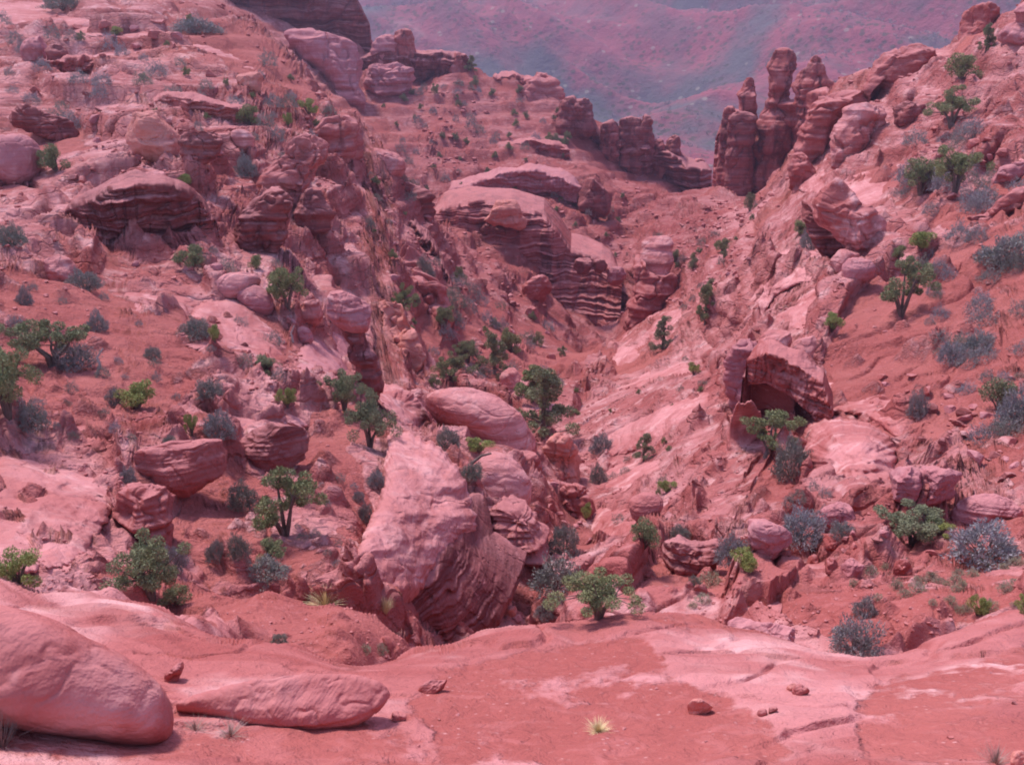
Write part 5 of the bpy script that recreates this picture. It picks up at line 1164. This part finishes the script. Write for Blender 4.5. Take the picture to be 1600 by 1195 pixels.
for ps, n, lo, hi, lab, grp, sd_ in (
    ('1400 560 1540 640 1600 700 1600 790 1500 720 1400 680 1340 640', 34, 12, 34, 'loose reddish rock in the rubble field on the right slope', 'rocks in the right rubble field', 1),
    ('1440 180 1600 230 1600 360 1500 340 1440 270', 24, 14, 34, 'loose flat rock on the upper right hillside', 'rocks on the upper right hillside', 2),
    ('1040 340 1190 320 1180 400 1100 500 1030 470', 30, 8, 20, 'small broken rock on the talus below the spires', 'rocks on the talus', 3),
    ('860 280 990 320 1010 400 950 420 880 360', 24, 6, 14, 'small pale rock fragment on the far scree', 'rocks on the far scree', 4),
    ('700 430 850 450 900 560 850 620 740 560 680 500', 34, 10, 26, 'broken rock lying on the ravine floor beyond the centre boulders', 'rocks on the ravine floor', 5),
    ('580 250 670 290 720 400 740 460 640 480 590 400', 26, 10, 26, 'rock fragment in the gully below the pale humped outcrop', 'rocks in the left gully', 6),
    ('860 690 930 740 940 860 880 880 850 800', 26, 12, 30, 'tumbled orange red rock in the crease of the ravine', 'rocks in the ravine crease', 7),
    ('0 20 280 30 420 130 300 300 100 290 0 240', 34, 12, 34, 'loose rock on the broken ledges of the left hill', 'rocks on the left hill', 8),
    ('100 420 420 400 460 500 380 600 300 440 150 470', 18, 12, 28, 'loose rock around the hollow of the nestled oval boulders', 'rocks round the oval boulders', 9),
    ('1150 840 1280 830 1480 830 1600 840 1600 870 1420 880 1350 860 1180 870', 22, 10, 26, 'loose rock in the boulder line of the right shelf', 'rocks in the boulder line', 10),
    ('1330 880 1600 870 1600 960 1400 1000 1250 990', 16, 5, 14, 'pebble on the orange soil shelf at lower right', 'pebbles on the orange shelf', 11),
    ('600 1080 720 1060 1300 1080 1600 1040 1600 1195 640 1195', 22, 5, 12, 'pebble lying on the red soil of the foreground ledge', 'pebbles on the foreground', 12),
    ('640 940 800 900 820 980 720 1000', 14, 12, 30, 'fallen slab fragment in the bottom of the slot', 'rocks in the slot', 13)):
    pts, rr = scatter(ps, n, sd_+100, 6)
    for u, v in pts:
        x, y, z = cast(u, v); D_ = math.sqrt(x*x+y*y+z*z); s_ = rr.uniform(lo, hi)*D_/FPX
        ci = rr.randint(len(CH)); o = bpy.data.objects.new('rock', CH[ci]); COL.objects.link(o); o.location = (x, y, z); o.scale = (s_, s_*rr.uniform(.7, 1.1), s_*rr.uniform(.6, 1.1)); o.rotation_euler = (rr.uniform(-.3, .3), rr.uniform(-.3, .3), rr.uniform(0, 6.28))
        tag(o, lab, 'rock', grp); many(o, u, v, 'loose '+('pink', 'reddish', 'mauve', 'dark red')[ci % 4]+(' pebble' if 'pebble' in lab else ' rock'), '')
finish_many()
# rubble nobody could count: one mesh of small angular stones following the slope
def rubble():
    rr = np.random.RandomState(5); Vs, Fs, c = [], [], 0
    icoV = []
    import bmesh
    sh = []
    for k in range(5):
        bm = bmesh.new(); bmesh.ops.create_icosphere(bm, subdivisions=1, radius=.5)
        V = np.array([v.co for v in bm.verts])*[1, .8, .55]; V += rr.uniform(-.1, .1, V.shape); F = np.array([[v.index for v in f.verts] for f in bm.faces]); bm.free(); sh.append((V, F))
    i = rr.randint(0, NA, 60000); j = rr.randint(0, NR, 60000); keep = 0
    for a, b in zip(i, j):
        r_ = Rr[a, b]
        if r_ > 150 or nzf[a, b] < .45: continue
        dens = .9*ss(-.2, .5, n2(X[a, b]/(1+r_*.1), Y[a, b]/(1+r_*.1)))*(1-.55*soil[a, b])
        if r_ < 6: dens *= .12
        if rr.rand() > dens: continue
        s_ = r_/FPX*rr.uniform(1.0, 3.2)**2*(1.0 if r_ > 6 else .35); V, F = sh[rr.randint(5)]; t = rr.rand()*6.28; ct, st = math.cos(t), math.sin(t)
        Vr = np.stack([V[:, 0]*ct-V[:, 1]*st, V[:, 0]*st+V[:, 1]*ct, V[:, 2]], 1)*s_+[XX[a, b], YY[a, b], Z[a, b]+.1*s_]
        Vs.append(Vr); Fs.append(F+c); c += len(V); keep += 1
        if keep > 16000: break
    return np.concatenate(Vs), np.concatenate(Fs)
nzf = nz
V, F = rubble()
tag(mesh_obj('rubble', V, F, RM['red'], smooth=False), 'fine broken stone strewn over the ledges and slopes of the canyon', 'rubble', kind='stuff')
# far scrub
rr = np.random.RandomState(9); ok = 0; Vs, Fs = [], []; c = 0
(tv, tf), (lv, lf) = tree_mesh(40, 'bush'); sel = rr.permutation(len(lf))[:26]; lv2 = lv.reshape(-1, 3, 3)[sel]; cc = lv2.mean(1, keepdims=True); lv2 = cc+(lv2-cc)*6.0
for _ in range(48000):
    a = rr.randint(len(fa)); b = rr.randint(len(fl)); d_ = .5+.5*n2(fX[a, b]*.006, fY[a, b]*.006)*1.6+.35*n2(fX[a, b]*.02, fY[a, b]*.02)
    if rr.rand() > d_: continue
    s_ = rr.uniform(1.4, 3.4)*(.6+fR[a, b]/800); t = rr.rand()*6.28; ct, st = math.cos(t), math.sin(t)
    V = lv2.reshape(-1, 3)*s_; V = np.stack([V[:, 0]*ct-V[:, 1]*st, V[:, 0]*st+V[:, 1]*ct, V[:, 2]], 1)+[fX[a, b]+rr.uniform(-2, 2), fY[a, b]+rr.uniform(-2, 2), fZ[a, b]]
    Vs.append(V)
V = np.concatenate(Vs); tag(mesh_obj('far_scrub', V, np.arange(len(V)).reshape(-1, 3), LM['dark'], smooth=False), 'dark scrub speckling the distant valley slopes', 'scrub', kind='stuff')
# ------------------------------------------------------------------ air
hz_m = bpy.data.materials.new('haze_air'); hz_m.use_nodes = True; n_ = hz_m.node_tree; n_.nodes.remove(n_.nodes['Principled BSDF'])
pv = n_.nodes.new('ShaderNodeVolumePrincipled'); pv.inputs['Color'].default_value = (.67, .59, .97, 1); pv.inputs['Density'].default_value = .0007
pv.inputs['Anisotropy'].default_value = .2
n_.links.new(pv.outputs[0], n_.nodes['Material Output'].inputs['Volume'])
zlo = float(min(fZ.min(), Z.min()))-1; zhi = float(max(fZ.max(), Z.max()))+6
x0, x1, y0, y1 = float(fX.min())-20, float(fX.max())+20, -25.0, float(fY.max())+20
V = [(x, y, z) for x in (x0, x1) for y in (y0, y1) for z in (zlo, zhi)]
F = [(0, 1, 3, 2), (4, 6, 7, 5), (0, 4, 5, 1), (2, 3, 7, 6), (0, 2, 6, 4), (1, 5, 7, 3)]
tag(mesh_obj('haze', V, F, hz_m, smooth=False), 'thin bluish haze hanging in the valley air', 'haze', kind='stuff')
